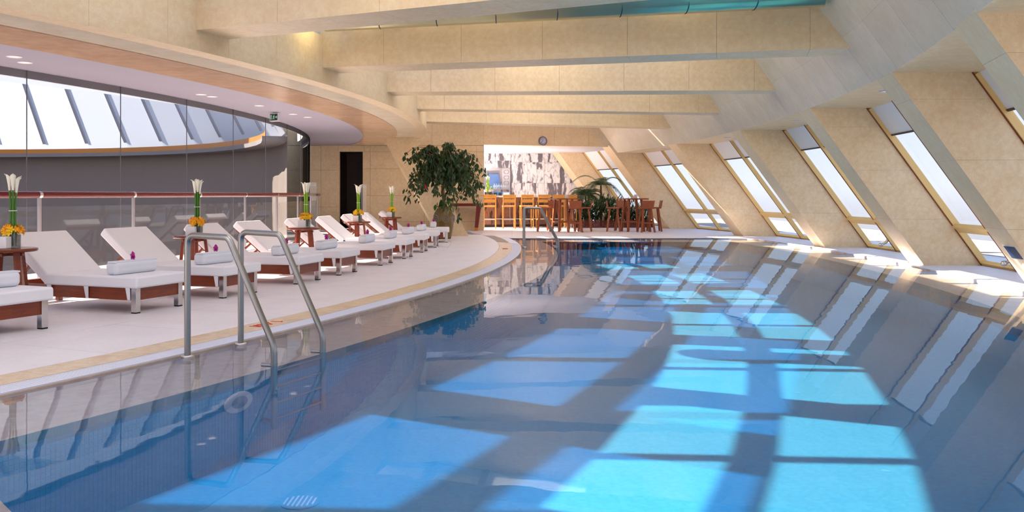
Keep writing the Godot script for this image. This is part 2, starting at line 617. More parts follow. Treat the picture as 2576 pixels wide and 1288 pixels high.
# ---------------------------------------------------------------- floor and pool
func make_floor() -> void:
	var fl := structure("floor", "pale stone tiled pool deck around the water", "floor")
	# bed under all tiles, with the pool cut out
	var outer := PackedVector2Array([Vector2(-14, -6), Vector2(12, -6), Vector2(12, 42), Vector2(-14, 42)])
	var hole := pool_outline(R_WALL - R_GRATE - 0.02)
	var bed := MB.new()
	# strips across X avoid a polygon with a hole
	var dd := -6.0
	while dd < 42.0:
		var strip := PackedVector2Array([Vector2(-14, dd), Vector2(12, dd), Vector2(12, dd + 1.0), Vector2(-14, dd + 1.0)])
		for q in Geometry2D.clip_polygons(strip, hole):
			if not Geometry2D.is_polygon_clockwise(q):
				var arc := PackedVector2Array()
				for k in 60:
					arc.append(Vector2(CX + (R_GLASS - 1.2) * cos(TAU * k / 60.0), CD + (R_GLASS - 1.2) * sin(TAU * k / 60.0)))
				for s in Geometry2D.clip_polygons(q, arc):
					bed.prism(s, -0.3, -0.012)
		dd += 1.0
	part(fl, "mortar_bed", bed, M.joint_grey)
	# ring tiles of the lounger deck
	var n := 0
	var rest := MB.new()
	var rs := [R_GLASS - 1.0, 27.6, 28.6, 29.6, 30.6, 31.72]
	for k in rs.size() - 1:
		var step: float = rad_to_deg(1.0 / 29.0)
		var a := 25.5 + (0.5 * step if k % 2 else 0.0)
		while a > -18.5:
			var m := MB.new()
			var g := rad_to_deg(0.002 / rs[k])
			ring_sector(rs[k] + 0.002, rs[k + 1] - 0.002, a - g, a - step + g, -0.03, 0.0, m)
			part(fl, "deck_tile", m, M.tile)
			n += 1
			a -= step
	# far, right and near decks: square tiles cut along the water
	var inner := PackedVector2Array()
	for k in 240:
		inner.append(Vector2(CX + (R_BORDER + 0.002) * cos(TAU * k / 240.0), CD + (R_BORDER + 0.002) * sin(TAU * k / 240.0)))
	var water := pool_outline(R_WALL - R_BORDER, 60)
	var s := 0.9
	var x := -3.6
	while x < 10.0:
		var d := -5.4
		while d < 39.0:
			var limit := xt(d) + 3.4
			if x < limit + 0.5 and not (d > 0.5 and d < POOL_FAR - 1.0 and x + s < xt(d) + 1.2):
				var t := PackedVector2Array([Vector2(x + 0.002, d + 0.002), Vector2(x + s - 0.002, d + 0.002), Vector2(x + s - 0.002, d + s - 0.002), Vector2(x + 0.002, d + s - 0.002)])
				for q in Geometry2D.clip_polygons(t, water):
					if Geometry2D.is_polygon_clockwise(q):
						continue
					var pieces: Array = [q]
					if d < 25 and x < 1:
						pieces = Geometry2D.clip_polygons(q, inner)
					for z in pieces:
						rest.prism(z, -0.03, 0.0)
			d += s
		x += s
	var rt := stuff(fl, "deck_tile_field", rest, M.tile)
	# beige border along the water
	var bo := structure("trim_1", "beige marble border along the overflow grate", "border")
	var a := 29.6
	while a > -9.0:
		var m := MB.new()
		var g := rad_to_deg(0.002 / R_BORDER)
		ring_sector(R_BORDER, R_GRATE - 0.003, a - g, a - 1.6 + g, -0.03, 0.0, m, 2)
		part(bo, "border_stone", m, M.coping)
		a -= 1.6
	# far and right border stones
	var strip := pool_outline(R_WALL - R_BORDER, 48)
	var strip_in := pool_outline(R_WALL - R_GRATE, 48)
	for i in range(2, strip.size() - 1):
		if strip[i].y < POOL_FAR - 2.0 and strip[i].x < 2.0 and strip[i].y > 4.0:
			continue
		if i < 44:
			continue
		var m := MB.new()
		m.prism(PackedVector2Array([strip[i].lerp(strip[i + 1], 0.004), strip[i + 1], strip_in[i + 1], strip_in[i].lerp(strip_in[i + 1], 0.004)]), -0.03, 0.0)
		part(bo, "border_stone", m, M.tile)
	# overflow grate: a channel and fine white bars
	var gr := structure("overflow_grate", "white slatted overflow grate along the pool edge", "grate")
	var ch := MB.new()
	ring_sector(R_GRATE - 0.01, R_WATER - 0.02, 29.6, -9.0, -0.2, -0.13, ch, 60)
	part(gr, "channel", ch, M.tile)
	var slats := MB.new()
	a = 29.6
	while a > -9.0:
		var w := rad_to_deg(0.006 / R_GRATE)
		ring_sector(R_GRATE, R_WATER - 0.004, a, a - w * 2, -0.03, -0.004, slats)
		a -= w * 3.2
	stuff(gr, "slats", slats, M.grate)
	var rims := MB.new()
	ring_sector(R_GRATE, R_GRATE + 0.012, 29.6, -9.0, -0.03, -0.002, rims, 80)
	ring_sector(R_WATER - 0.018, R_WATER - 0.004, 29.6, -9.0, -0.03, -0.002, rims, 80)
	part(gr, "edge_strip", rims, M.grate)
	var g_out := pool_outline(R_WALL - R_GRATE, 48)
	var g_in := pool_outline(R_WALL - R_WATER, 48)
	var wide := MB.new()
	for i in range(44, g_out.size() - 1):
		wide.prism(PackedVector2Array([g_out[i], g_out[i + 1], g_in[i + 1], g_in[i]]), -0.05, -0.003)
	part(gr, "grate_panel", wide, M.grate)

func make_pool() -> void:
	var pool := structure("pool_basin", "blue mosaic swimming pool basin with beige ledge", "pool")
	var line := pool_outline(0.0, 60)
	var lip := pool_outline(R_WALL - R_WATER + 0.0, 60)
	var fl := MB.new()
	fl.prism(pool_outline(0.05, 60), -POOL_DEPTH - 0.1, -POOL_DEPTH)
	part(pool, "pool_floor", fl, M.mosaic)
	var wl := MB.new()
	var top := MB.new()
	var lp := MB.new()
	for i in line.size():
		var j := (i + 1) % line.size()
		var a := line[i]
		var b := line[j]
		var e := lip[i]
		var f := lip[j]
		wl.quad(V(a.x, -POOL_DEPTH, a.y), V(b.x, -POOL_DEPTH, b.y), V(b.x, LEDGE - 0.05, b.y), V(a.x, LEDGE - 0.05, a.y))
		lp.quad(V(e.x, -0.3, e.y), V(f.x, -0.3, f.y), V(f.x, -0.012, f.y), V(e.x, -0.012, e.y))
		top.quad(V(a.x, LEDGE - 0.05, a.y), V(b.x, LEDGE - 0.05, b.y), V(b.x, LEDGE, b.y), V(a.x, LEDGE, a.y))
	part(pool, "pool_wall", wl, M.mosaic)
	part(pool, "upper_lip", lp, M.coping)
	part(pool, "refraction_band", top, M.refraction_green, "green refraction line painted along the top of the blue wall")  # coloured band stands in for the green line that refraction makes
	# ledge stones
	var k := 0
	var i := 0
	while i < line.size():
		var m := MB.new()
		var n: int = 3
		for q in n:
			if i + q >= line.size():
				break
			var j := (i + q + 1) % line.size()
			var g := 0.006 if q == 0 else 0.0
			var a := line[i + q].lerp(line[j], g)
			var e := lip[i + q].lerp(lip[j], g)
			m.prism(PackedVector2Array([a, line[j], lip[j], e]), LEDGE - 0.2, LEDGE)
		part(pool, "ledge_stone", m, M.coping)
		i += n
	# raised mosaic pieces on the near wall and floor, one by one in relief
	var mm := MultiMesh.new()
	mm.transform_format = MultiMesh.TRANSFORM_3D
	var tm := MB.new()
	tm.box(Vector3.ZERO, Vector3(0.026, 0.026, 0.003))
	mm.mesh = tm.mesh()
	var spots := []
	var a := 27.6
	while a > 14.0:
		var rows := int((POOL_DEPTH + LEDGE - 0.05) / 0.0285)
		for r in rows:
			var p := P(R_WALL + 0.001, a, -POOL_DEPTH + 0.014 + r * 0.0285)
			spots.append(Transform3D(Basis(Vector3.UP, PI / 2 - deg_to_rad(a)), p))
		a -= rad_to_deg(0.0285 / R_WALL)
	mm.instance_count = spots.size()
	for q in spots.size():
		mm.set_instance_transform(q, spots[q])
	var mi := MultiMeshInstance3D.new()
	mi.name = "wall_mosaic"
	mi.multimesh = mm
	mi.material_override = M.mosaic
	mi.set_meta("kind", "stuff")
	pool.add_child(mi, true)
	# water
	var w := MB.new()
	var surf := pool_outline(R_WALL - R_WATER, 60)
	var idx := Geometry2D.triangulate_polygon(surf)
	for q in range(0, idx.size(), 3):
		w.face([V(surf[idx[q]].x, WATER, surf[idx[q]].y), V(surf[idx[q + 1]].x, WATER, surf[idx[q + 1]].y), V(surf[idx[q + 2]].x, WATER, surf[idx[q + 2]].y)], V(surf[idx[q]].x, WATER - 1, surf[idx[q]].y))
	var wm := MeshInstance3D.new()
	wm.name = "pool_water"
	wm.mesh = w.mesh()
	wm.material_override = M.water
	add_child(wm)
	tag(wm, "still clear blue water filling the swimming pool", "water", "", "stuff")
	# depth figures painted on the border, read from the deck
	for t in [[20.6, "depth_marking", "red depth figures painted on the beige border beside the near ladder"], [0.6, "depth_marking", "red depth figures painted on the beige border beside the far ladder"]]:
		var tx := TextMesh.new()
		tx.text = "1.4M"
		tx.font_size = 24
		tx.pixel_size = 0.007
		tx.depth = 0.002
		var o := MeshInstance3D.new()
		o.name = numbered(t[1])
		o.mesh = tx
		o.material_override = M.red_paint
		add_child(o)
		o.position = P(31.86, t[0], 0.0015)
		o.basis = Basis(Vector3.UP, -PI / 2 - deg_to_rad(t[0])) * Basis(Vector3.RIGHT, -PI / 2)
		tag(o, t[2], "marking")
	# underwater lamp and floor drain
	var l := thing("pool_light", "round white underwater lamp set in the blue pool wall", "light", P(R_WALL + 0.003, 23.65, -0.22))
	l.basis = Basis(Vector3.UP, PI / 2 - deg_to_rad(23.65)) * Basis(Vector3.RIGHT, PI / 2)
	l.scale = Vector3(1.3, 1.0, 0.65)
	var m1 := MB.new()
	m1.lathe([[0.0, 0.0], [0.10, 0.0], [0.106, 0.008], [0.10, 0.016], [0.06, 0.02]])
	part(l, "rim", m1, M.white)
	var m2 := MB.new()
	m2.lathe([[0.062, 0.018], [0.04, 0.026], [0.0, 0.03]])
	part(l, "lens", m2, M.grey_box)
	var dr := thing("floor_drain", "round slotted drain in the blue pool floor", "drain", V(-1.216, -POOL_DEPTH, 5.02))
	var m3 := MB.new()
	m3.lathe([[0.0, 0.0], [0.11, 0.0], [0.11, 0.008], [0.0, 0.01]])
	part(dr, "plate", m3, M.mosaic)
	for q in 7:
		var ms := MB.new()
		var half := sqrt(maxf(0.01 - pow((q - 3) * 0.027, 2), 0.0001)) * 0.85
		ms.box(Vector3((q - 3) * 0.027, 0.012, 0), Vector3(0.01, 0.006, half * 2))
		part(dr, "rib", ms, M.grate)

# ---------------------------------------------------------------- right wall: fins, windows, eave, slope
const FINS := [1.9, 6.77, 10.07, 14.24, 19.07, 24.26, 29.6, 34.2]
func fin_x(d: float, h: float, out: float) -> float:
	return xt(d) + LEAN * (EAVE - h) + out

func make_right() -> void:
	var t := 0.65
	for i in FINS.size():
		var f := structure("trim_2" if i == 0 else "slanted_fin", "", "")
		f.name = numbered("slanted_pillar")
		tag(f, "slanted limestone pillar standing between the tall windows on the pool's right", "pillar", "", "structure")
		var d: float = FINS[i]
		var top := EAVE if i < 6 else 2.8
		var hs := [0.0, 0.75, 1.55, 2.25, top + 0.02]
		for k in 4:
			var m := MB.new()
			var h0: float = hs[k] + (0.0015 if k else 0.0)
			var h1: float = hs[k + 1]
			var q := []
			for h in [h0, h1]:
				q.append(V(fin_x(d, h, 0), h, d))
				q.append(V(fin_x(d, h, 1.05), h, d))
				q.append(V(fin_x(d + t, h, 1.05), h, d + t))
				q.append(V(fin_x(d + t, h, 0), h, d + t))
			m.hexa(q)
			part(f, "stone_panel", m, M.stone)
	# windows between the pillars
	for i in FINS.size() - 1:
		var d0: float = FINS[i] + t - 0.02
		var d1: float = FINS[i + 1] + 0.02
		var top := EAVE if i < 5 else 2.8
		var w := structure("window_%d" % (i + 1), "sloping window with golden frame and white upper panel between pillars", "window")
		var n: int = 3
		var out := 1.0
		var at := func(k: float, h: float, o: float) -> Vector3:
			var d := lerpf(d0, d1, k / n)
			return V(fin_x(d, h, out + o), h, d)
		for k in n:
			var b0: float = k
			var b1: float = k + 1.0
			var mp := MB.new()
			mp.hexa([at.call(b0, 2.12, 0.0), at.call(b1, 2.12, 0.0), at.call(b1, 2.12, 0.05), at.call(b0, 2.12, 0.05), at.call(b0, top, 0.0), at.call(b1, top, 0.0), at.call(b1, top, 0.05), at.call(b0, top, 0.05)])
			part(w, "white_panel", mp, M.panel_white)
			var g := MB.new()
			g.quad(at.call(b0, 0.62, 0.04), at.call(b1, 0.62, 0.04), at.call(b1, 2.12, 0.04), at.call(b0, 2.12, 0.04))
			part(w, "pane", g, M.glass)
			var g2 := MB.new()
			g2.quad(at.call(b0, 0.0, 0.04), at.call(b1, 0.0, 0.04), at.call(b1, 0.6, 0.04), at.call(b0, 0.6, 0.04))
			part(w, "pane", g2, M.glass)
			var tr := MB.new()
			tr.bar(at.call(b0, 0.61, -0.03), at.call(b1, 0.61, -0.03), 0.16, 0.07, Vector3(0.73, 1, 0).normalized())
			part(w, "transom", tr, M.gold)
			var sl := MB.new()
			sl.bar(at.call(b0, 0.03, -0.02), at.call(b1, 0.03, -0.02), 0.12, 0.06, Vector3(0.73, 1, 0).normalized())
			part(w, "sill", sl, M.gold)
			var th := MB.new()
			th.bar(at.call(b0, 2.12, 0.0), at.call(b1, 2.12, 0.0), 0.03, 0.02, Vector3(0.73, 1, 0).normalized())
			part(w, "head_seal", th, M.gold_dark)
		for k in n + 1:
			var kk: float = clampf(k, 0.03, n - 0.03)
			var mu := MB.new()
			mu.bar(at.call(kk, 0.0, -0.01), at.call(kk, top, -0.01), 0.10, 0.065, Vector3(0, 0, 1))
			var part_m := part(w, "mullion", mu, M.gold)
			var sq := MB.new()
			sq.bar(at.call(kk, 0.0, -0.075), at.call(kk, top, -0.075), 0.01, 0.03, Vector3(0, 0, 1))
			part(part_m, "edge_bead", sq, M.wood)
	# level eave over the windows, and the leaning band above it
	var ev := structure("ceiling_eave", "narrow limestone soffit over the right hand windows", "ceiling")
	var sl := structure("wall_right", "leaning limestone wall band between the windows and the roof glass", "wall")
	var d := -4.0
	while d < 29.0:
		var e := d + 1.15
		var m := MB.new()
		m.hexa([V(xt(d), EAVE, d), V(xt(d) + 1.3, EAVE, d), V(xt(e) + 1.3, EAVE, e - 0.003), V(xt(e), EAVE, e - 0.003), V(xt(d) - 0.1, EAVE + 0.15, d), V(xt(d) + 1.3, EAVE + 0.15, d), V(xt(e) + 1.3, EAVE + 0.15, e - 0.003), V(xt(e) - 0.1, EAVE + 0.15, e - 0.003)])
		part(ev, "soffit_panel", m, M.stone)
		for r in [[EAVE, 3.1], [3.1, 4.4]]:
			var b := MB.new()
			var h0: float = r[0] + 0.001
			var h1: float = r[1]
			b.hexa([V(fin_x(d, h0, 0), h0, d), V(fin_x(d, h0, 0.12), h0, d), V(fin_x(e, h0, 0.12), h0, e - 0.003), V(fin_x(e, h0, 0), h0, e - 0.003), V(fin_x(d, h1, 0), h1, d), V(fin_x(d, h1, 0.12), h1, d), V(fin_x(e, h1, 0.12), h1, e - 0.003), V(fin_x(e, h1, 0), h1, e - 0.003)])
			part(sl, "stone_panel", b, M.pale)
		d = e

# ---------------------------------------------------------------- ceiling: drum, soffit, beams, roof glass
const BEAMS := [[-4.7, 6.6, 2.9, 2.2], [-3.35, 9.6, 4.0, 6.29], [-2.62, 12.5, 4.35, 10.78], [-2.26, 15.46, 4.85, 15.21], [-2.25, 18.45, 4.75, 19.46], [-2.53, 21.6, 4.3, 23.74]]
func make_ceiling() -> void:
	var so := structure("ceiling_soffit", "white plaster soffit curving over the lounger deck", "ceiling")
	var m := MB.new()
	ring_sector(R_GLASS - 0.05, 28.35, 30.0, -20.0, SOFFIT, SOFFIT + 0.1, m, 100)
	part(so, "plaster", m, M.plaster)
	var br := structure("ceiling_fascia", "polished rose marble soffit edge beside the white plaster", "ceiling")
	var a := 30.0
	var step := 2.4
	while a > -16.0:
		var b := MB.new()
		var g := 0.004
		ring_sector(28.35, 29.25, a - g, a - step + g, SOFFIT - 0.01, SOFFIT + 0.1, b, 4)
		part(br, "marble_panel", b, M.rose)
		var e := MB.new()
		ring_sector(29.25, R_DRUM - 0.004, a - g, a - step + g, SOFFIT + 0.0, SOFFIT + 0.1, e, 4)
		part(br, "edge_panel", e, M.pale)
		a -= step
	var wl := structure("wall_left", "curved limestone wall above the soffit", "wall")
	a = 31.0
	while a > -10.0:
		var b := MB.new()
		ring_sector(R_DRUM - 0.25, R_DRUM, a - 0.003, a - 2.0 + 0.003, SOFFIT - 0.005, 3.43, b, 4)
		part(wl, "stone_panel", b, M.stone)
		a -= 2.0
	# solid roof over the soffit, so that light comes through the glass only
	var rf := structure("roof_slab", "flat roof slab over the lounger deck", "roof")
	m = MB.new()
	ring_sector(26.7, R_DRUM - 0.02, 31.0, -20.0, 2.98, 3.12, m, 80)
	ring_sector(26.7, 26.85, 31.0, -20.0, SOFFIT + 0.1, 2.98, m, 80)
	part(rf, "slab", m, M.white)
	m = MB.new()
	m.box(V(-2, 4.6, -3.2), Vector3(24, 0.2, 4.4))
	part(rf, "slab", m, M.white)
	m = MB.new()
	m.hexa([V(-1.6, 3.5, 25.9), V(4.5, 3.5, 25.9), V(4.5, 3.5, 38.0), V(-1.6, 3.5, 38.0), V(-1.6, 3.7, 25.9), V(4.5, 3.7, 25.9), V(4.5, 3.7, 38.0), V(-1.6, 3.7, 38.0)])
	m.hexa([V(-5.0, 3.5, 25.9), V(-1.6, 3.5, 25.9), V(-1.6, 3.5, 28.6), V(-5.0, 3.5, 28.6), V(-5.0, 3.7, 25.9), V(-1.6, 3.7, 25.9), V(-1.6, 3.7, 28.6), V(-5.0, 3.7, 28.6)])
	part(rf, "slab", m, M.white)
	# radial beams
	for i in BEAMS.size():
		var q: Array = BEAMS[i]
		var o := structure("ceiling_beam", "deep limestone roof beam crossing above the pool", "beam")
		var a0 := Vector2(q[0], q[1])
		var a1 := Vector2(q[2], q[3])
		var along := (a1 - a0).normalized()
		var across := Vector2(-along.y, along.x)
		if across.y < 0:
			across = -across
		a0 -= along * 0.3
		a1 += along * 0.5
		var len := a0.distance_to(a1)
		var n := 7
		for k in n:
			var s0 := a0 + along * (len * k / n)
			var s1 := a0 + along * (len * (k + 1) / n - 0.003)
			var p := []
			for h in [BEAM_H, 3.52]:
				for c in [s0, s1, s1 + across * 0.6, s0 + across * 0.6]:
					p.append(V(c.x, h, c.y))
			var b := MB.new()
			b.hexa(p)
			part(o, "stone_panel", b, M.stone)
		var cap := MB.new()
		var pc := []
		for h in [3.5, 4.3]:
			for c in [a0 + across * 0.2, a1 + across * 0.2, a1 + across * 0.4, a0 + across * 0.4]:
				pc.append(V(c.x, h, c.y))
		cap.hexa(pc)
		part(o, "upstand", cap, M.stone)
	# glass roof between the beams; frosted and solid strips added to shape the sunlight
	var gl := structure("ceiling_glass", "sloping glass roof above the beams with added strips that shape the sunlight", "skylight")
	var d := -0.9
	while d < 26.0:
		var e := d + 1.5
		var lx := func(z: float) -> float: return CX + sqrt(R_DRUM * R_DRUM - (z - CD) * (z - CD)) - 0.1
		var rx := func(z: float) -> float: return xt(z) - LEAN * (4.35 - EAVE)
		var at := func(z: float, f: float) -> Vector3: return V(lx.call(z), 3.44, z).lerp(V(rx.call(z) + 0.1, 4.36, z), f)
		for q in [[0.0, 0.31, "pane" if d > 3.0 else "added_frosted_pane"], [0.31, 0.62, "added_frosted_pane"], [0.62, 0.77, "pane"], [0.77, 0.93, "added_frosted_pane"], [0.93, 1.0, "added_solid_panel"]]:
			var g2 := MB.new()
			var u := Vector3(0, 0.03, 0)
			g2.hexa([at.call(d, q[0]), at.call(d, q[1]), at.call(e, q[1]), at.call(e, q[0]), at.call(d, q[0]) + u, at.call(d, q[1]) + u, at.call(e, q[1]) + u, at.call(e, q[0]) + u])
			if q[2] == "pane":
				g2 = MB.new()
				g2.quad(at.call(d, q[0]), at.call(d, q[1]), at.call(e, q[1]), at.call(e, q[0]))
			part(gl, q[2], g2, M.roof_glass if q[2] == "pane" else M.frosted if q[2] == "added_frosted_pane" else M.pale)
		var r := MB.new()
		r.bar(at.call(d, 0.0) + Vector3(0, 0.09, 0), at.call(d, 1.0) + Vector3(0, 0.09, 0), 0.09, 0.14)
		part(gl, "rafter", r, M.mullion)
		d = e
	for f in [0.0, 0.155, 0.31, 0.62, 0.77, 0.93]:
		var pu := MB.new()
		d = -0.9
		while d < 25.0:
			var e := d + 1.5
			var lx0 := CX + sqrt(R_DRUM * R_DRUM - (d - CD) * (d - CD)) - 0.1
			var lx1 := CX + sqrt(R_DRUM * R_DRUM - (e - CD) * (e - CD)) - 0.1
			var rx0 := xt(d) - LEAN * (4.35 - EAVE)
			var rx1 := xt(e) - LEAN * (4.35 - EAVE)
			pu.bar(V(lerpf(lx0, rx0, f), lerpf(3.52, 4.44, f), d), V(lerpf(lx1, rx1, f), lerpf(3.52, 4.44, f), e), 0.12, 0.16)
			d = e
		part(gl, "purlin", pu, M.mullion)
	# metal duct lying between the first two beams over the pool
	var du := thing("air_duct", "large green gold metal duct lying behind the nearest beam", "duct", V(0, 3.70, 12.0))
	var a0 := Vector2(-2.55, 11.93 - 12.0)
	var a1 := Vector2(3.7, 10.35 - 12.0)
	for k in 8:
		var s0 := a0.lerp(a1, k / 8.0)
		var s1 := a0.lerp(a1, (k + 1) / 8.0)
		var tb := MB.new()
		tb.tube([V(s0.x, 0, s0.y), V(s1.x, 0, s1.y)], 0.32, 32)
		part(du, "duct_section", tb, M.duct)
		if k:
			var sm := MB.new()
			sm.tube([V(s0.x - 0.006, 0, s0.y), V(s0.x + 0.006, 0, s0.y)], 0.324, 32)
			part(du, "seam", sm, M.duct_seam)

# ---------------------------------------------------------------- glass drum, atrium, guard rail
func joint_deg(k: float) -> float:
	return 16.75 - 3.73 * k

func make_atrium() -> void:
	var gl := structure("wall_glass", "tall smoked glass wall curving behind the loungers", "glass wall")
	for k in range(-3, 10):
		var a0 := joint_deg(k)
		var a1 := joint_deg(k + 1)
		var g := MB.new()
		for s in 6:
			var b0 := lerpf(a0 - 0.02, a1 + 0.02, s / 6.0)
			var b1 := lerpf(a0 - 0.02, a1 + 0.02, (s + 1) / 6.0)
			var c := MB.new()
			var r := R_GLASS
			var n0 := (P(r + 1, b0, 0) - P(r, b0, 0)).normalized()
			var n1 := (P(r + 1, b1, 0) - P(r, b1, 0)).normalized()
			g.trin(P(r, b0, 0), P(r, b1, SOFFIT), P(r, b1, 0), n0, n1, n1)
			g.trin(P(r, b0, 0), P(r, b0, SOFFIT), P(r, b1, SOFFIT), n0, n0, n1)
		part(gl, "glass_panel", g, M.smoke_glass)
		var j := MB.new()
		j.bar(P(R_GLASS, a0, 0), P(R_GLASS, a0, SOFFIT), 0.007, 0.012, Vector3.RIGHT)
		part(gl, "joint", j, M.joint_seal)
	var sd := MB.new()
	ring_sector(R_GLASS - 0.04, R_GLASS - 0.01, 28.0, -20.0, SOFFIT - 0.10, SOFFIT, sd, 60)
	part(gl, "spandrel", sd, M.spandrel)
	var tr := MB.new()
	ring_sector(R_GLASS - 0.05, R_GLASS + 0.05, 28.0, -20.0, 0.0, 0.06, tr, 60)
	part(gl, "base_channel", tr, M.steel_satin)
	# the round void beyond: soffit ring with a round opening, dark walls, glazed roof
	var at := structure("atrium", "dark round void behind the smoked glass with bright roof glazing", "atrium")
	var C := Vector2(-18.6, 18.5)
	var n := 72
	var wall := MB.new()
	var rim := MB.new()
	var ledge := MB.new()
	for i in n:
		var b0 := TAU * i / n
		var b1 := TAU * (i + 1) / n
		var mid := C + Vector2(cos((b0 + b1) / 2), sin((b0 + b1) / 2)) * 13.4
		if (mid - Vector2(CX, CD)).length() > R_GLASS - 0.35 or (mid.y < 21.0 and mid.x > -12.0):
			continue
		var f := func(r: float, b: float, h: float) -> Vector3: return V(C.x + r * cos(b), h, C.y + r * sin(b))
		wall.quad(f.call(13.4, b0, -5.0), f.call(13.4, b1, -5.0), f.call(13.4, b1, SOFFIT), f.call(13.4, b0, SOFFIT))
		rim.quad(f.call(12.88, b0, 2.62), f.call(12.88, b1, 2.62), f.call(12.88, b1, 2.78), f.call(12.88, b0, 2.78))
		ledge.hexa([f.call(12.8, b0, 2.5), f.call(12.8, b1, 2.5), f.call(13.4, b1, 2.5), f.call(13.4, b0, 2.5), f.call(12.8, b0, 2.62), f.call(12.8, b1, 2.62), f.call(13.4, b1, 2.62), f.call(13.4, b0, 2.62)])
	part(at, "inner_wall", wall, M.atrium)
	part(at, "amber_rim", rim, M.amber)
	part(at, "grey_ledge", ledge, M.atrium_soffit)
	var fl := MB.new()
	fl.lathe([[0.0, -5.0], [13.5, -5.0]], V(C.x, 0, C.y), 48)
	part(at, "void_floor", fl, M.atrium)
	# glazed cone above the opening
	for i in 48:
		var b0 := TAU * i / 48
		var b1 := TAU * (i + 1) / 48
		var f := func(r: float, b: float, h: float) -> Vector3: return V(C.x + r * cos(b), h, C.y + r * sin(b))
		var g := MB.new()
		g.quad(f.call(13.36, b0, 2.7), f.call(13.36, b1, 2.7), f.call(10.8, b1, 7.5), f.call(10.8, b0, 7.5))
		part(at, "roof_pane", g, M.frost_cone)
		var mu := MB.new()
		mu.bar(f.call(13.2, b0, 3.0), f.call(10.8, b0, 7.5), 0.08, 0.12, Vector3(cos(b0), 0, -sin(b0)))
		part(at, "roof_post", mu, M.mullion)

	var cap := MB.new()
	cap.lathe([[0.0, 7.6], [10.8, 7.5]], V(C.x, 0, C.y), 48)
	part(at, "roof_top_pane", cap, M.glass)
	# guard rail in front of the glass
	var gr := thing("guard_rail", "dark red wooden handrail on steel posts with glass infill before smoked glass", "railing")
	for k in range(-3, 8):
		var a0 := joint_deg(k) + 0.1
		var a1 := joint_deg(k + 1) + 0.1
		var path := []
		for s in 7:
			path.append(P(R_RAIL, lerpf(a0, a1, s / 6.0), 1.15))
		var t := MB.new()
		t.tube(path, 0.042, 16)
		part(gr, "handrail", t, M.rail)
		var c := MB.new()
		c.tube([P(R_RAIL, a0 + 0.05, 1.15), P(R_RAIL, a0 - 0.05, 1.15)], 0.045, 16)
		part(gr, "collar", c, M.chrome)
		var p := MB.new()
		p.bar(P(R_RAIL, a0, 0), P(R_RAIL, a0, 1.12), 0.05, 0.03, Vector3.RIGHT)
		part(gr, "post", p, M.steel_satin)
		var g := MB.new()
		g.quad(P(R_RAIL, a0 - 0.1, 0.08), P(R_RAIL, a1 + 0.1, 0.08), P(R_RAIL, a1 + 0.1, 1.0), P(R_RAIL, a0 - 0.1, 1.0))
		part(gr, "glass_panel", g, M.rail_glass)

# ---------------------------------------------------------------- far end: walls, bar
func panel_wall(o: Node3D, x0: float, x1: float, d: float, h0: float, h1: float, cols: Array, rows: Array, m: Material, thick := 0.2, gap := 0.006) -> void:
	var xs := [x0] + cols + [x1]
	var hs := [h0] + rows + [h1]
	for i in xs.size() - 1:
		for j in hs.size() - 1:
			var b := MB.new()
			b.box(V((xs[i] + xs[i + 1]) / 2, (hs[j] + hs[j + 1]) / 2, d + 0.01), Vector3(xs[i + 1] - xs[i] - gap, hs[j + 1] - hs[j] - gap, 0.02))
			part(o, "stone_panel", b, m)
	var core := MB.new()
	core.box(V((x0 + x1) / 2, (h0 + h1) / 2, d + 0.018 + thick / 2), Vector3(x1 - x0, h1 - h0, thick))
	part(o, "backing", core, M.joint)

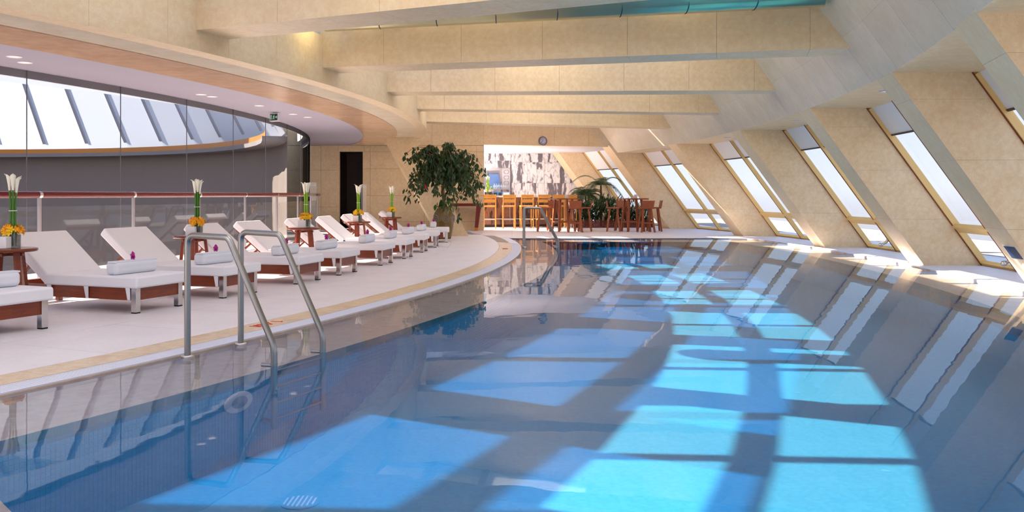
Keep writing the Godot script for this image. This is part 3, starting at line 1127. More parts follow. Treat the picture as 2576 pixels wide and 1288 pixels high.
func make_far_end() -> void:
	var wb := structure("wall_back", "limestone panelled end wall with a dark doorway", "wall")
	var d := 28.4
	panel_wall(wb, -9.0, -5.65, d, 0, SOFFIT, [-7.4, -6.2], [0.75, 1.95], M.stone)
	panel_wall(wb, -4.80, -0.92, d, 0, SOFFIT, [-4.6, -2.85, -1.15], [0.28, 1.12, 2.0, 2.55], M.stone)
	panel_wall(wb, -5.65, -4.80, d, 2.55, SOFFIT, [], [], M.stone)
	panel_wall(wb, -9.0, -0.92, d + 0.0, SOFFIT + 0.004, 3.6, [-6.0, -4.2, -2.6], [], M.stone)
	# recess behind the door
	var dr := structure("door_1", "dark doorway with brown timber lining in the limestone wall", "door")
	var bx := MB.new()
	bx.box(V(-5.7, 1.28, d + 0.9), Vector3(0.08, 2.56, 1.4))
	bx.box(V(-4.75, 1.28, d + 0.9), Vector3(0.08, 2.56, 1.4))
	bx.box(V(-5.22, 2.6, d + 0.9), Vector3(1.0, 0.08, 1.4))
	bx.box(V(-5.22, 1.28, d + 1.6), Vector3(1.0, 2.56, 0.08))
	part(dr, "lining", bx, M.door)
	var lf := MB.new()
	lf.box(V(-5.18, 1.15, d + 1.5), Vector3(0.24, 2.3, 0.06))
	part(dr, "door_leaf", lf, M.lacquer_dark)
	var jm := MB.new()
	jm.box(V(-5.63, 1.28, d + 0.06), Vector3(0.05, 2.55, 0.14))
	jm.box(V(-4.82, 1.28, d + 0.06), Vector3(0.05, 2.55, 0.14))
	part(dr, "jamb", jm, M.stone)
	# header over the bar opening
	var hd := structure("trim_3", "limestone header wall over the bar opening", "wall")
	var n := 4
	for k in n:
		var x0 := lerpf(-0.92, 3.75, k / 4.0)
		var x1 := lerpf(-0.92, 3.75, (k + 1) / 4.0) - 0.004
		var f0 := lerpf(d, 29.9, k / 4.0)
		var f1 := lerpf(d, 29.9, (k + 1) / 4.0)
		var b := MB.new()
		b.hexa([V(x0, 2.78, f0), V(x1, 2.78, f1), V(x1, 2.78, f1 + 0.3), V(x0, 2.78, f0 + 0.3), V(x0, 3.6, f0), V(x1, 3.6, f1), V(x1, 3.6, f1 + 0.3), V(x0, 3.6, f0 + 0.3)])
		part(hd, "stone_panel", b, M.stone)
	# slanted pillar by the tree
	var sp := structure("leaning_pillar", "broad leaning limestone pillar behind the potted tree", "pillar")
	for k in 3:
		var h0 := SOFFIT * k / 3.0 + (0.001 if k else 0.0)
		var h1 := SOFFIT * (k + 1) / 3.0
		var q := []
		for h in [h0, h1]:
			var x: float = -2.02 - 0.55 * h
			q.append(V(x, h, 24.3))
			q.append(V(x + 0.82, h, 24.3))
			q.append(V(x + 0.72, h, 25.1))
			q.append(V(x - 0.15, h, 25.1))
		var b := MB.new()
		b.hexa(q)
		part(sp, "stone_panel", b, M.rose if false else M.stone)
	# bar room
	var br := structure("ceiling_bar", "flat white ceiling over the bar", "ceiling")
	var m := MB.new()
	m.hexa([V(-1.0, 2.80, 28.62), V(3.7, 2.80, 30.15), V(3.7, 2.80, 37.4), V(-1.0, 2.80, 37.4), V(-1.0, 2.95, 28.62), V(3.7, 2.95, 30.15), V(3.7, 2.95, 37.4), V(-1.0, 2.95, 37.4)])
	part(br, "plaster", m, M.white)
	var vw := structure("wall_marble", "tall wall of white marble slabs with dark grey veins behind the bar", "wall")
	var sets := [M.verde, M.verde_b, M.verde_c]
	var cols := [-0.05, 0.62, 1.30, 1.96, 2.6, 3.05]
	var rows := [0.0, 0.75, 1.62, 2.45, 2.82]
	for i in cols.size() - 1:
		for j in rows.size() - 1:
			var b := MB.new()
			b.box(V((cols[i] + cols[i + 1]) / 2, (rows[j] + rows[j + 1]) / 2, 35.0), Vector3(cols[i + 1] - cols[i] - 0.005, rows[j + 1] - rows[j] - 0.005, 0.06))
			part(vw, "marble_slab", b, sets[(i * 2 + j) % 2] if j > 1 else M.verde_c)
	for i in 2:
		for j in 2:
			var b := MB.new()
			b.box(V(-0.95 + i * 0.6, 2.37 + j * 0.29, 35.0), Vector3(0.595, 0.285, 0.06))
			part(vw, "marble_slab", b, sets[(i + j) % 2])
	for i in 4:
		var b := MB.new()
		b.box(V(-1.12 + i * 0.3, 1.22, 35.02), Vector3(0.297, 0.28, 0.06))
		part(vw, "marble_slab", b, sets[(i + 1) % 3])
	var cb := MB.new()
	cb.box(V(0.9, 1.4, 35.3), Vector3(4.3, 2.8, 0.2))
	part(vw, "backing", cb, M.white)
	var nb := MB.new()
	nb.box(V(-0.85, 1.75, 35.18), Vector3(0.7, 0.7, 0.04))
	part(vw, "niche_panel", nb, M.grey_box)
	var nw := MB.new()
	nw.hexa([V(-0.85, 1.4, 35.14), V(-0.42, 1.4, 35.14), V(-0.42, 1.4, 35.1), V(-0.85, 1.4, 35.1), V(-1.0, 1.98, 35.14), V(-0.55, 1.98, 35.14), V(-0.55, 1.98, 35.1), V(-1.0, 1.98, 35.1)])
	part(vw, "blue_glass", nw, mat(Color(0.45, 0.60, 0.85), 0.1))
	var pt := MB.new()
	pt.box(V(-0.23, 1.83, 35.1), Vector3(0.33, 0.95, 0.03))
	var pp := part(vw, "patterned_panel", pt, M.white, "white panel with grey scroll ornament")
	for k in 3:
		for s in [-1, 1]:
			var sc := MB.new()
			var path := []
			for t in 12:
				var a: float = -0.4 + t * 0.32
				path.append(V(-0.23 + s * (0.02 + 0.055 * sin(a * 1.1) + 0.02), 1.62 + k * 0.22 + 0.07 * cos(a), 35.08))
			sc.tube(path, 0.009, 5)
			part(pp, "scroll", sc, M.grey_box)
	# bar counter
	var bc := thing("bar_counter", "bar counter with onyx brown front and pale top behind the wooden stools", "counter", V(0, 0, 30.9))
	for k in 6:
		var b := MB.new()
		b.box(V(-0.85 + k * 0.52, 0.58, 0.0 + k * 0.12), Vector3(0.515, 0.96, 0.1))
		part(bc, "front_panel", b, M.onyx)
	var pl := MB.new()
	var tp := MB.new()
	pl.hexa([V(-1.1, 0, 0.05), V(2.05, 0, 0.74), V(2.05, 0, 0.89), V(-1.1, 0, 0.2), V(-1.1, 0.1, 0.05), V(2.05, 0.1, 0.74), V(2.05, 0.1, 0.89), V(-1.1, 0.1, 0.2)])
	part(bc, "plinth", pl, M.lacquer_dark)
	tp.hexa([V(-1.15, 1.07, -0.25), V(2.1, 1.07, 0.44), V(2.1, 1.07, 1.09), V(-1.15, 1.07, 0.4), V(-1.15, 1.12, -0.25), V(2.1, 1.12, 0.44), V(2.1, 1.12, 1.09), V(-1.15, 1.12, 0.4)])
	part(bc, "top", tp, M.verde_c)
	var rl := MB.new()
	rl.tube([V(-1.1, 0.3, -0.22), V(2.05, 0.3, 0.48)], 0.02, 8)
	part(bc, "foot_rail", rl, M.steel_satin)
	# back bar shelf and small things on it
	var bs := thing("back_bar", "marble topped back counter below the bar niche", "counter", V(-0.65, 0, 34.6))
	var bm := MB.new()
	bm.box(Vector3(0, 0.53, 0), Vector3(1.2, 1.06, 0.55))
	part(bs, "body", bm, M.verde_c)
	bm = MB.new()
	bm.box(Vector3(0, 1.37, -0.2), Vector3(1.2, 0.03, 0.3))
	part(bs, "glass_shelf", bm, M.steel_satin)
	var kit := [["coffee_machine", "dark brown appliance beside the flower vase on back bar", "appliance", -0.93, 0.30, 0.2, M.brown_box], ["cooler_box", "blue box standing left of another on the back bar", "box", -0.66, 0.18, 0.2, M.blue_box], ["cooler_box", "blue box standing beside the grey oven on back bar", "box", -0.47, 0.16, 0.2, M.blue_box], ["counter_oven", "small grey oven with square door on the back bar", "oven", -0.22, 0.30, 0.2, M.grey_box]]
	for k in kit:
		var o := thing(k[0], k[1], k[2], V(k[3], 1.06, 34.45))
		var b := MB.new()
		b.rbox(Vector3(0, k[5] / 2, 0), Vector3(k[4], k[5], 0.25), 0.012)
		part(o, "housing", b, k[6])
		b = MB.new()
		b.box(Vector3(0, k[5] / 2, 0.128), Vector3(k[4] * 0.7, k[5] * 0.65, 0.008))
		part(o, "door", b, M.dark if k[0] != "counter_oven" else M.panel_white)
	for k in 9:
		var o := thing("drinking_glass", "stemmed glass hanging in the row on the back bar shelf", "glass", V(-0.72 + k * 0.075, 1.385, 34.7), 0.0, "glasses on the back bar shelf")
		var b := MB.new()
		b.lathe([[0.028, 0.0], [0.028, 0.004], [0.005, 0.01], [0.005, 0.06], [0.028, 0.085], [0.03, 0.14]], Vector3.ZERO, 10)
		part(o, "glass_body", b, M.bottle)
	for k in 4:
		var o := thing("bottle", "clear bottle with dark cap on the back bar shelf", "bottle", V(-0.70 + k * 0.09, 1.385, 34.86), 0.0, "bottles on the back bar shelf")
		var b := MB.new()
		b.lathe([[0.0, 0.0], [0.03, 0.0], [0.03, 0.15], [0.011, 0.2], [0.011, 0.24]], Vector3.ZERO, 10)
		part(o, "bottle_body", b, M.bottle)
		b = MB.new()
		b.lathe([[0.013, 0.235], [0.013, 0.26], [0.0, 0.262]], Vector3.ZERO, 8)
		part(o, "cap", b, M.dark)
	var fv := thing("bar_bouquet", "tall bouquet of callas and green buds on the bar counter", "flowers", V(-0.86, 1.12, 31.0))
	var b := MB.new()
	b.lathe([[0.0, 0.0], [0.04, 0.0], [0.035, 0.12], [0.03, 0.12]], Vector3.ZERO, 12)
	part(fv, "vase", b, M.brown_box)
	for k in 7:
		b = MB.new()
		var x := (k - 3) * 0.012
		b.tube([Vector3(x, 0.1, 0), Vector3(x * 1.4, 0.5, 0.01 * (k % 3)), Vector3(x * 2.2, 0.62 + 0.04 * (k % 3), 0)], 0.007, 6)
		part(fv, "stem", b, M.stem_light)
	for k in 9:
		b = MB.new()
		b.lathe([[0.0, -0.02], [0.02, 0.0], [0.024, 0.03], [0.0, 0.05]], Vector3(rng.randf_range(-0.05, 0.05), 0.16 + 0.03 * k, rng.randf_range(-0.03, 0.03)), 8)
		part(fv, "bud", b, M.lime)
	for k in 3:
		b = MB.new()
		b.lathe([[0.008, 0.0], [0.02, 0.06], [0.035, 0.11], [0.03, 0.12]], Vector3(-0.04 + k * 0.04, 0.55 + 0.03 * (k % 2), 0.01), 10)
		part(fv, "blossom", b, M.calla)
	b = MB.new()
	b.tube([Vector3(0.02, 0.6, 0), Vector3(0.01, 0.75, 0), Vector3(0.0, 0.9, 0)], [0.03, 0.02, 0.003], 6)
	part(fv, "leaf", b, M.leaf_light)
	for k in 5:
		var o := thing("lime", "green lime in the little heap on the back bar", "fruit", V(-0.84 + 0.045 * (k % 3), 1.40 + 0.05 * (k / 3), 34.6), 0.0, "limes on the back bar")
		b = MB.new()
		b.lathe([[0.0, -0.022], [0.02, -0.012], [0.025, 0.0], [0.02, 0.014], [0.0, 0.024]], Vector3.ZERO, 8)
		part(o, "peel", b, M.lime)
	# wall right of the bar, closing the room
	var wc := structure("wall_far", "pale wall closing the bar room behind the marble", "wall")
	b = MB.new()
	b.box(V(-1.6, 1.4, 37.5), Vector3(10, 2.8, 0.2))
	part(wc, "plaster", b, M.white)
	# unseen wall behind the photographer, its glazing added to light the surfaces facing it
	var wf := structure("wall_front_added_glazing", "unseen near end wall of the pool hall with glazing added for light", "wall")
	b = MB.new()
	b.box(V(-2, 0.2, -5.2), Vector3(24, 0.4, 0.2))
	part(wf, "sill_wall", b, M.stone)
	for k in 13:
		b = MB.new()
		b.box(V(-14 + k * 2.0, 2.45, -5.2), Vector3(0.12, 4.1, 0.16))
		part(wf, "mullion", b, M.gold)
		if k < 12:
			b = MB.new()
			b.quad(V(-14 + k * 2.0, 0.4, -5.2), V(-12 + k * 2.0, 0.4, -5.2), V(-12 + k * 2.0, 4.5, -5.2), V(-14 + k * 2.0, 4.5, -5.2))
			part(wf, "pane", b, M.glass)
	# console table
	var ct := thing("console_table", "dark red console table with gold feet against the end wall", "table", V(-1.65, 0, 28.05))
	b = MB.new()
	b.box(Vector3(0.05, 0.83, 0), Vector3(1.25, 0.09, 0.35))
	part(ct, "top", b, M.lacquer)
	for s in [-1, 1]:
		b = MB.new()
		var x0: float = s * 0.56
		b.hexa([Vector3(x0 - 0.1, 0.1, -0.17), Vector3(x0 + 0.06 - 0.05, 0.1, -0.17), Vector3(x0 + 0.06 - 0.05, 0.1, 0.17), Vector3(x0 - 0.1, 0.1, 0.17), Vector3(x0 - 0.05, 0.79, -0.17), Vector3(x0 + 0.1, 0.79, -0.17), Vector3(x0 + 0.1, 0.79, 0.17), Vector3(x0 - 0.05, 0.79, 0.17)])
		part(ct, "leg", b, M.lacquer)
		b = MB.new()
		b.box(Vector3(x0 - 0.05, 0.05, 0), Vector3(0.12, 0.1, 0.35))
		part(ct, "foot", b, M.amber)
	# clock
	var ck := thing("wall_clock", "round grey wall clock on the limestone header", "clock", V(1.02, 2.93, 29.0))
	ck.rotation.y = 0.31
	b = MB.new()
	b.lathe([[0.0, 0.0], [0.15, 0.0], [0.15, 0.035], [0.135, 0.05], [0.118, 0.04], [0.118, 0.03]], Vector3.ZERO, 32, Basis(Vector3.RIGHT, PI / 2))
	part(ck, "case", b, M.clock_rim)
	b = MB.new()
	b.lathe([[0.119, 0.03], [0.0, 0.03]], Vector3.ZERO, 32, Basis(Vector3.RIGHT, PI / 2))
	part(ck, "dial", b, M.clock_face)
	for k in 12:
		b = MB.new()
		var a := TAU * k / 12
		b.box(Vector3(sin(a) * 0.092, cos(a) * 0.092, 0.032), Vector3(0.012, 0.026, 0.003), Basis(Vector3.BACK, -a))
		part(ck, "hour_mark", b, M.black)
	for k in [[-10.0, 0.055, 0.012], [-128.0, 0.085, 0.009]]:
		b = MB.new()
		var a := deg_to_rad(k[0])
		b.bar(Vector3(0, 0, 0.035), Vector3(sin(a) * k[1], cos(a) * k[1], 0.035), k[2], 0.004, Vector3.BACK)
		part(ck, "hand", b, M.black)

# ---------------------------------------------------------------- loungers and what lies on them
func make_lounger() -> Node3D:   # +x towards the head, origin under the middle of the foot end
	var o := thing("sun_lounger", "", "lounger", Vector3.ZERO, 0.0, "white cushioned sun loungers along the smoked glass")
	var w := 0.66
	for s in [-1, 1]:
		var b := MB.new()
		b.rbox(Vector3(0.90, 0.185, s * (w / 2 - 0.03)), Vector3(1.72, 0.12, 0.035), 0.006)
		part(o, "side_rail", b, M.wood)
	for x in [0.045, 1.75]:
		var b := MB.new()
		b.rbox(Vector3(x, 0.185, 0), Vector3(0.035, 0.12, w - 0.06), 0.006)
		part(o, "end_rail", b, M.wood)
	for s in [-1, 1]:
		var b := MB.new()
		b.rbox(Vector3(0.04, 0.131, s * (w / 2 - 0.035)), Vector3(0.062, 0.238, 0.062), 0.004)
		var l := part(o, "leg", b, M.chrome, "square chrome leg")
		b = MB.new()
		b.box(Vector3(0.04, 0.006, s * (w / 2 - 0.035)), Vector3(0.058, 0.012, 0.058))
		part(l, "foot_pad", b, M.rubber)
		b = MB.new()
		b.rbox(Vector3(1.62, 0.065, s * (w / 2 - 0.06)), Vector3(0.06, 0.13, 0.05), 0.005)
		part(o, "leg", b, M.wood)
	var sl := MB.new()
	for k in 9:
		sl.box(Vector3(0.12 + k * 0.12, 0.24, 0), Vector3(0.07, 0.016, w - 0.08))
	part(o, "slats", sl, M.wood)
	var mt := MB.new()
	mt.rbox(Vector3(0.565, 0.302, 0), Vector3(1.19, 0.112, w + 0.05), 0.022, Basis(), 3)
	part(o, "seat_cushion", mt, M.fabric)
	# raised back
	var a := deg_to_rad(39.5)
	var bb := Basis(Vector3(cos(a), sin(a), 0), Vector3(-sin(a), cos(a), 0), Vector3(0, 0, 1))
	var hinge := Vector3(1.16, 0.235, 0)
	var b := MB.new()
	b.rbox(hinge + bb * Vector3(0.335, 0.075, 0), Vector3(0.70, 0.105, w + 0.05), 0.022, bb, 3)
	part(o, "back_cushion", b, M.fabric)
	for s in [-1, 1]:
		b = MB.new()
		b.box(hinge + bb * Vector3(0.32, 0.005, s * (w / 2 - 0.06)), Vector3(0.62, 0.035, 0.035), bb)
		var fr := part(o, "back_frame", b, M.wood)
		b = MB.new()
		b.bar(hinge + bb * Vector3(0.34, -0.01, s * (w / 2 - 0.09)), Vector3(1.68, 0.235, s * (w / 2 - 0.09)), 0.03, 0.025)
		part(o, "prop", b, M.wood)
	b = MB.new()
	b.box(hinge + bb * Vector3(0.60, 0.005, 0), Vector3(0.04, 0.03, w - 0.1), bb)
	part(o, "back_crossbar", b, M.wood)
	# ties of the cushion hanging over the rails
	for x in [0.1, 0.62, 1.10]:
		for s in [-1, 1]:
			b = MB.new()
			b.hexa([Vector3(x - 0.02, 0.13, s * (w / 2 - 0.008)), Vector3(x + 0.012, 0.13, s * (w / 2 - 0.008)), Vector3(x + 0.012, 0.13, s * (w / 2 - 0.002)), Vector3(x - 0.02, 0.13, s * (w / 2 - 0.002)), Vector3(x - 0.028, 0.262, s * (w / 2 + 0.004)), Vector3(x + 0.028, 0.262, s * (w / 2 + 0.004)), Vector3(x + 0.028, 0.262, s * (w / 2 + 0.012)), Vector3(x - 0.028, 0.262, s * (w / 2 + 0.012))])
			part(o, "tie", b, M.fabric)
	return o

func make_towel() -> Node3D:
	var o := thing("rolled_towel", "", "towel", Vector3.ZERO, 0.0, "rolled white towels on the loungers")
	var b := MB.new()
	b.rbox(Vector3(0, 0.066, 0), Vector3(0.15, 0.132, 0.58), 0.045, Basis(), 5)
	part(o, "roll", b, M.towel)
	b = MB.new()
	b.rbox(Vector3(-0.01, 0.127, 0), Vector3(0.10, 0.016, 0.575), 0.007)
	part(o, "flap", b, M.towel)
	return o

func make_bloom() -> Node3D:
	var o := thing("orchid_blossom", "", "flower", Vector3.ZERO, 0.0, "magenta orchids on the towels")
	for k in 5:
		var a := TAU * k / 5 + 0.3
		var b := MB.new()
		var dir := Vector3(cos(a) * 0.6, sin(a), 0.0)
		var side := Vector3(-dir.y, dir.x, 0).normalized()
		var c := Vector3(0, 0.03, 0)
		var tip := c + dir * 0.032 + Vector3(0, 0, 0.008)
		b.hexa([c, c + dir * 0.017 + side * 0.013, tip, c + dir * 0.017 - side * 0.013, c + Vector3(0, 0, 0.003), c + dir * 0.017 + side * 0.013 + Vector3(0, 0, 0.004), tip + Vector3(0, 0, 0.002), c + dir * 0.017 - side * 0.013 + Vector3(0, 0, 0.004)])
		part(o, "petal", b, M.magenta)
	var b := MB.new()
	b.lathe([[0.0, 0.0], [0.008, 0.004], [0.006, 0.012], [0.0, 0.014]], Vector3(0, 0.024, 0.004), 8, Basis(Vector3.RIGHT, PI / 2))
	part(o, "lip", b, M.magenta_deep)
	b = MB.new()
	b.tube([Vector3(0, 0.03, 0), Vector3(0.005, 0.0, -0.005)], 0.003, 5)
	part(o, "stalk", b, M.magenta_deep)
	return o

const LOUNGERS := [22.9, 19.8, 17.3, 14.3, 11.9, 8.55, 5.7, 2.4, -0.66, -4.45]
const NTH := ["first", "second", "third", "fourth", "fifth", "sixth", "seventh", "eighth", "ninth", "tenth"]
func make_loungers() -> void:
	var lo := make_lounger()
	var to := make_towel()
	var bl := make_bloom()
	for i in LOUNGERS.size():
		var a: float = LOUNGERS[i]
		var count := "%s in the row ending at the leaning pillar" % NTH[i]
		var l := lo if i == 0 else copy(lo, "sun_lounger")
		var rr: float = 30.28 + (0.25 if i == 9 else 0.08 if i == 8 else 0.0)
		l.position = P(rr, a, 0)
		l.rotation.y = PI - deg_to_rad(a)
		l.set_meta("label", "white cushioned sun lounger, %s" % count)
		var t := to if i == 0 else copy(to, "rolled_towel")
		t.position = P(rr - 0.36, a, 0.358)
		t.rotation.y = PI - deg_to_rad(a) + rng.randf_range(-0.06, 0.06)
		t.set_meta("label", "rolled white towel on the sun lounger that is %s of its row" % NTH[i])
		var b := bl if i == 0 else copy(bl, "orchid_blossom")
		b.scale = Vector3.ONE * 1.5
		b.position = t.position + Vector3(0.0, 0.128, 0) - Vector3(0, 0, rng.randf_range(0.0, 0.05))
		b.rotation.y = rng.randf_range(-0.4, 0.4)
		b.set_meta("label", "magenta orchid blossom on the towel of the %s lounger" % NTH[i])

const TABLES := [[29.05, 21.15], [29.0, 15.6], [29.15, 10.1], [29.05, 3.9], [29.2, -2.8]]
func make_tables() -> void:
	var pairs := ["between the first two loungers", "between the second and third loungers", "between the fourth and fifth loungers", "between the sixth and seventh loungers", "between the last two loungers"]
	var t := thing("side_table", "", "table", Vector3.ZERO, 0.0, "round wooden side tables between the loungers")
	var b := MB.new()
	b.lathe([[0.0, 0.598], [0.25, 0.598], [0.26, 0.606], [0.26, 0.622], [0.254, 0.63], [0.0, 0.63]], Vector3.ZERO, 40)
	part(t, "table_top", b, M.wood_table)
	for k in 4:
		var a := TAU * k / 4 + 0.5
		b = MB.new()
		var d := Vector3(cos(a), 0, sin(a))
		b.bar(d * 0.13 + Vector3(0, 0.6, 0), d * 0.20, 0.05, 0.035, d)
		part(t, "leg", b, M.wood)
	b = MB.new()
	b.rbox(Vector3(0, 0.57, 0), Vector3(0.3, 0.03, 0.05), 0.004)
	b.rbox(Vector3(0, 0.57, 0), Vector3(0.05, 0.03, 0.3), 0.004)
	part(t, "cross_brace", b, M.wood)
	for i in TABLES.size():
		var o := t if i == 0 else copy(t, "side_table")
		o.position = P(TABLES[i][0], TABLES[i][1], 0)
		o.rotation.y = 0.7 * i
		o.set_meta("label", "small round wooden side table with white callas, standing %s" % pairs[i])
		flowers(i, o.position + Vector3(0, 0.63, 0), pairs[i])

func flowers(i: int, at: Vector3, where: String) -> void:
	var r := RandomNumberGenerator.new()
	r.seed = 70 + i
	# white square candle or pot in front, smoked glass vase behind it
	var c := thing("white_pot", "square white pot on the side table %s" % where, "pot", at + Vector3(-0.02, 0, 0.06), 0.1, "white pots on the side tables")
	var b := MB.new()
	b.rbox(Vector3(0, 0.058, 0), Vector3(0.115, 0.116, 0.115), 0.008)
	part(c, "body", b, M.candle)
	b = MB.new()
	b.lathe([[0.0, 0.1165], [0.04, 0.1165], [0.042, 0.118], [0.0, 0.118]], Vector3.ZERO, 16)
	part(c, "well", b, M.white)
	var g := thing("glass_vase", "small dark glass vase holding the flowers %s" % where, "vase", at + Vector3(0.035, 0, -0.05), 0.0, "glass vases on the side tables")
	b = MB.new()
	b.lathe([[0.0, 0.004], [0.05, 0.004], [0.052, 0.0], [0.055, 0.006], [0.055, 0.13], [0.05, 0.13], [0.05, 0.01]], Vector3.ZERO, 20)
	part(g, "body", b, M.smoke_vase)
	b = MB.new()
	b.lathe([[0.0, 0.008], [0.048, 0.008], [0.048, 0.09], [0.0, 0.09]], Vector3.ZERO, 16)
	part(g, "water", b, M.clear)
	var f := thing("flower_arrangement", "upright white callas above a ring of yellow orchids %s" % where, "flowers", at + Vector3(0.02, 0.0, -0.045), 0.0, "calla and orchid arrangements on the side tables")
	var stem: Material = M.stem if i < 2 else M.stem_light
	var n := 6
	var tall := 0.575
	for k in n:
		var a := TAU * k / n
		var x := cos(a) * 0.026
		var z := sin(a) * 0.026
		b = MB.new()
		var top := Vector3(x * 1.25, tall + r.randf_range(-0.03, 0.02), z * 1.25)
		b.tube([Vector3(x * 1.2, 0.02, z * 1.2), Vector3(x * 0.9, 0.3, z * 0.9), Vector3(x * 0.85, 0.42, z * 0.85), top], 0.0095, 8)
		part(f, "stem", b, stem)
		# calla: a funnel with a curled pointed lip
		b = MB.new()
		var prof := 10
		var tiltv := Vector3(x, 0, z).normalized() * 0.008
		for s in prof:
			for j in 12:
				var q := []
				var nn := []
				for e in [[s, j], [s + 1, j], [s + 1, j + 1], [s, j + 1]]:
					var u: float = e[0] / 10.0
					var an: float = TAU * e[1] / 12.0
					var rad: float = 0.010 + 0.017 * pow(u, 1.8)
					var lift: float = 0.13 * u + 0.028 * u * u * cos(an - a)
					q.append(top + Vector3(cos(an) * rad, lift - 0.02, sin(an) * rad) + tiltv * u)
					nn.append(Vector3(cos(an), -0.25, sin(an)).normalized())
				b.trin(q[0], q[1], q[2], nn[0], nn[1], nn[2])
				b.trin(q[0], q[2], q[3], nn[0], nn[2], nn[3])
		b.tube([top + Vector3(cos(a) * 0.03, 0.13, sin(a) * 0.03) + tiltv, top + Vector3(cos(a) * 0.045, 0.145, sin(a) * 0.045) + tiltv], [0.006, 0.001], 5)
		var bl := part(f, "calla_blossom", b, M.calla)
		b = MB.new()
		b.tube([top + Vector3(0, 0.02, 0), top + Vector3(0, 0.1, 0)], 0.004, 6)
		part(bl, "spadix", b, M.orchid_pale)
	b = MB.new()
	b.lathe([[0.036, 0.36], [0.039, 0.364], [0.036, 0.368]], Vector3.ZERO, 16)
	part(f, "tie", b, M.white)
	# yellow orchids
	for k in 46:
		var a := r.randf() * TAU
		var u := r.randf_range(-0.35, 0.95)
		var dir := Vector3(cos(a) * sqrt(1 - u * u), u * 0.75, sin(a) * sqrt(1 - u * u))
		var c0 := Vector3(0, 0.165, 0) + dir * Vector3(0.085, 0.075, 0.085)
		b = MB.new()
		var up := Vector3.UP
		var s1 := dir.cross(up).normalized()
		var s2 := s1.cross(dir).normalized()
		for p in 5:
			var pa := TAU * p / 5 + k
			var pd := (s1 * cos(pa) + s2 * sin(pa) + dir * 0.5).normalized()
			var ps := pd.cross(dir).normalized() * 0.011
			var len := r.randf_range(0.03, 0.042)
			b.hexa([c0, c0 + pd * len * 0.55 + ps, c0 + pd * len, c0 + pd * len * 0.55 - ps, c0 + dir * 0.003, c0 + pd * len * 0.55 + ps + dir * 0.003, c0 + pd * len + dir * 0.002, c0 + pd * len * 0.55 - ps + dir * 0.003])
		part(f, "orchid", b, M.orchid if (r.randf() < 0.6) == (i < 3) else M.orchid_pale)
	if i == 2 or i == 3:
		var h := thing("tall_glass_vase", "tall slim clear glass cylinder beside the callas %s" % where, "vase", at + Vector3(0.1, 0, -0.17), 0.0, "tall clear glasses on the side tables")
		b = MB.new()
		b.lathe([[0.0, 0.006], [0.045, 0.006], [0.055, 0.0], [0.06, 0.01], [0.05, 0.2], [0.05, 0.5], [0.062, 0.66], [0.056, 0.72], [0.053, 0.72], [0.058, 0.66]], Vector3.ZERO, 24)
		part(h, "body", b, M.clear)

# ---------------------------------------------------------------- ladders
func ladder(a: float, label: String) -> void:
	# local +x: out over the water; two rails side by side along z
	var o := thing("pool_ladder", label, "ladder", P(32.28, a, 0), 0.0, "steel pool ladders")
	o.rotation.y = -deg_to_rad(a)
	for s in [-1, 1]:
		var z: float = s * 0.285
		var path := [Vector3(0, -0.05, z), Vector3(0, 0.3, z), Vector3(0, 0.78, z)]
		for k in 5:
			var t := deg_to_rad(90 - 18.0 * (k + 1))
			path.append(Vector3(0.06 - 0.06 * sin(t), 0.80 + 0.06 * cos(t), z))
		path.append(Vector3(0.30, 0.852, z))
		for k in 4:
			var t := k / 3.0
			path.append(Vector3(lerpf(0.345, 0.405, t), 0.850 - 0.066 * t * t, z))
		path.append(Vector3(0.74, 0.15, z))
		path.append(Vector3(0.755, 0.11, z))
		path.append(Vector3(0.76, 0.06, z))
		path.append(Vector3(0.76, -0.45, z))
		var b := MB.new()
		b.tube(path, 0.0225, 14)
		part(o, "rail", b, M.steel)
		b = MB.new()
		b.lathe([[0.024, -0.06], [0.045, -0.06], [0.045, -0.008], [0.04, 0.0], [0.024, 0.002]], Vector3(0, 0, z), 20)
		part(o, "flange", b, M.chrome)
		for h in [-0.02, -0.40]:
			b = MB.new()
			b.tube([Vector3(0.76, h, z), Vector3(0.66, h, z)], [0.012, 0.016], 10)
			part(o, "wall_bracket", b, M.steel)
		b = MB.new()
		b.tube([Vector3(0.76, 0.0, z), Vector3(0.76, -0.012, z)], 0.0245, 14)
		part(o, "joint_ring", b, M.steel)
	for k in 4:
		var b := MB.new()
		var h := -0.06 - 0.11 * k
		b.tube([Vector3(0.76, h, -0.285), Vector3(0.76, h, 0.285)], 0.0075, 8)
		part(o, "rung", b, M.steel)

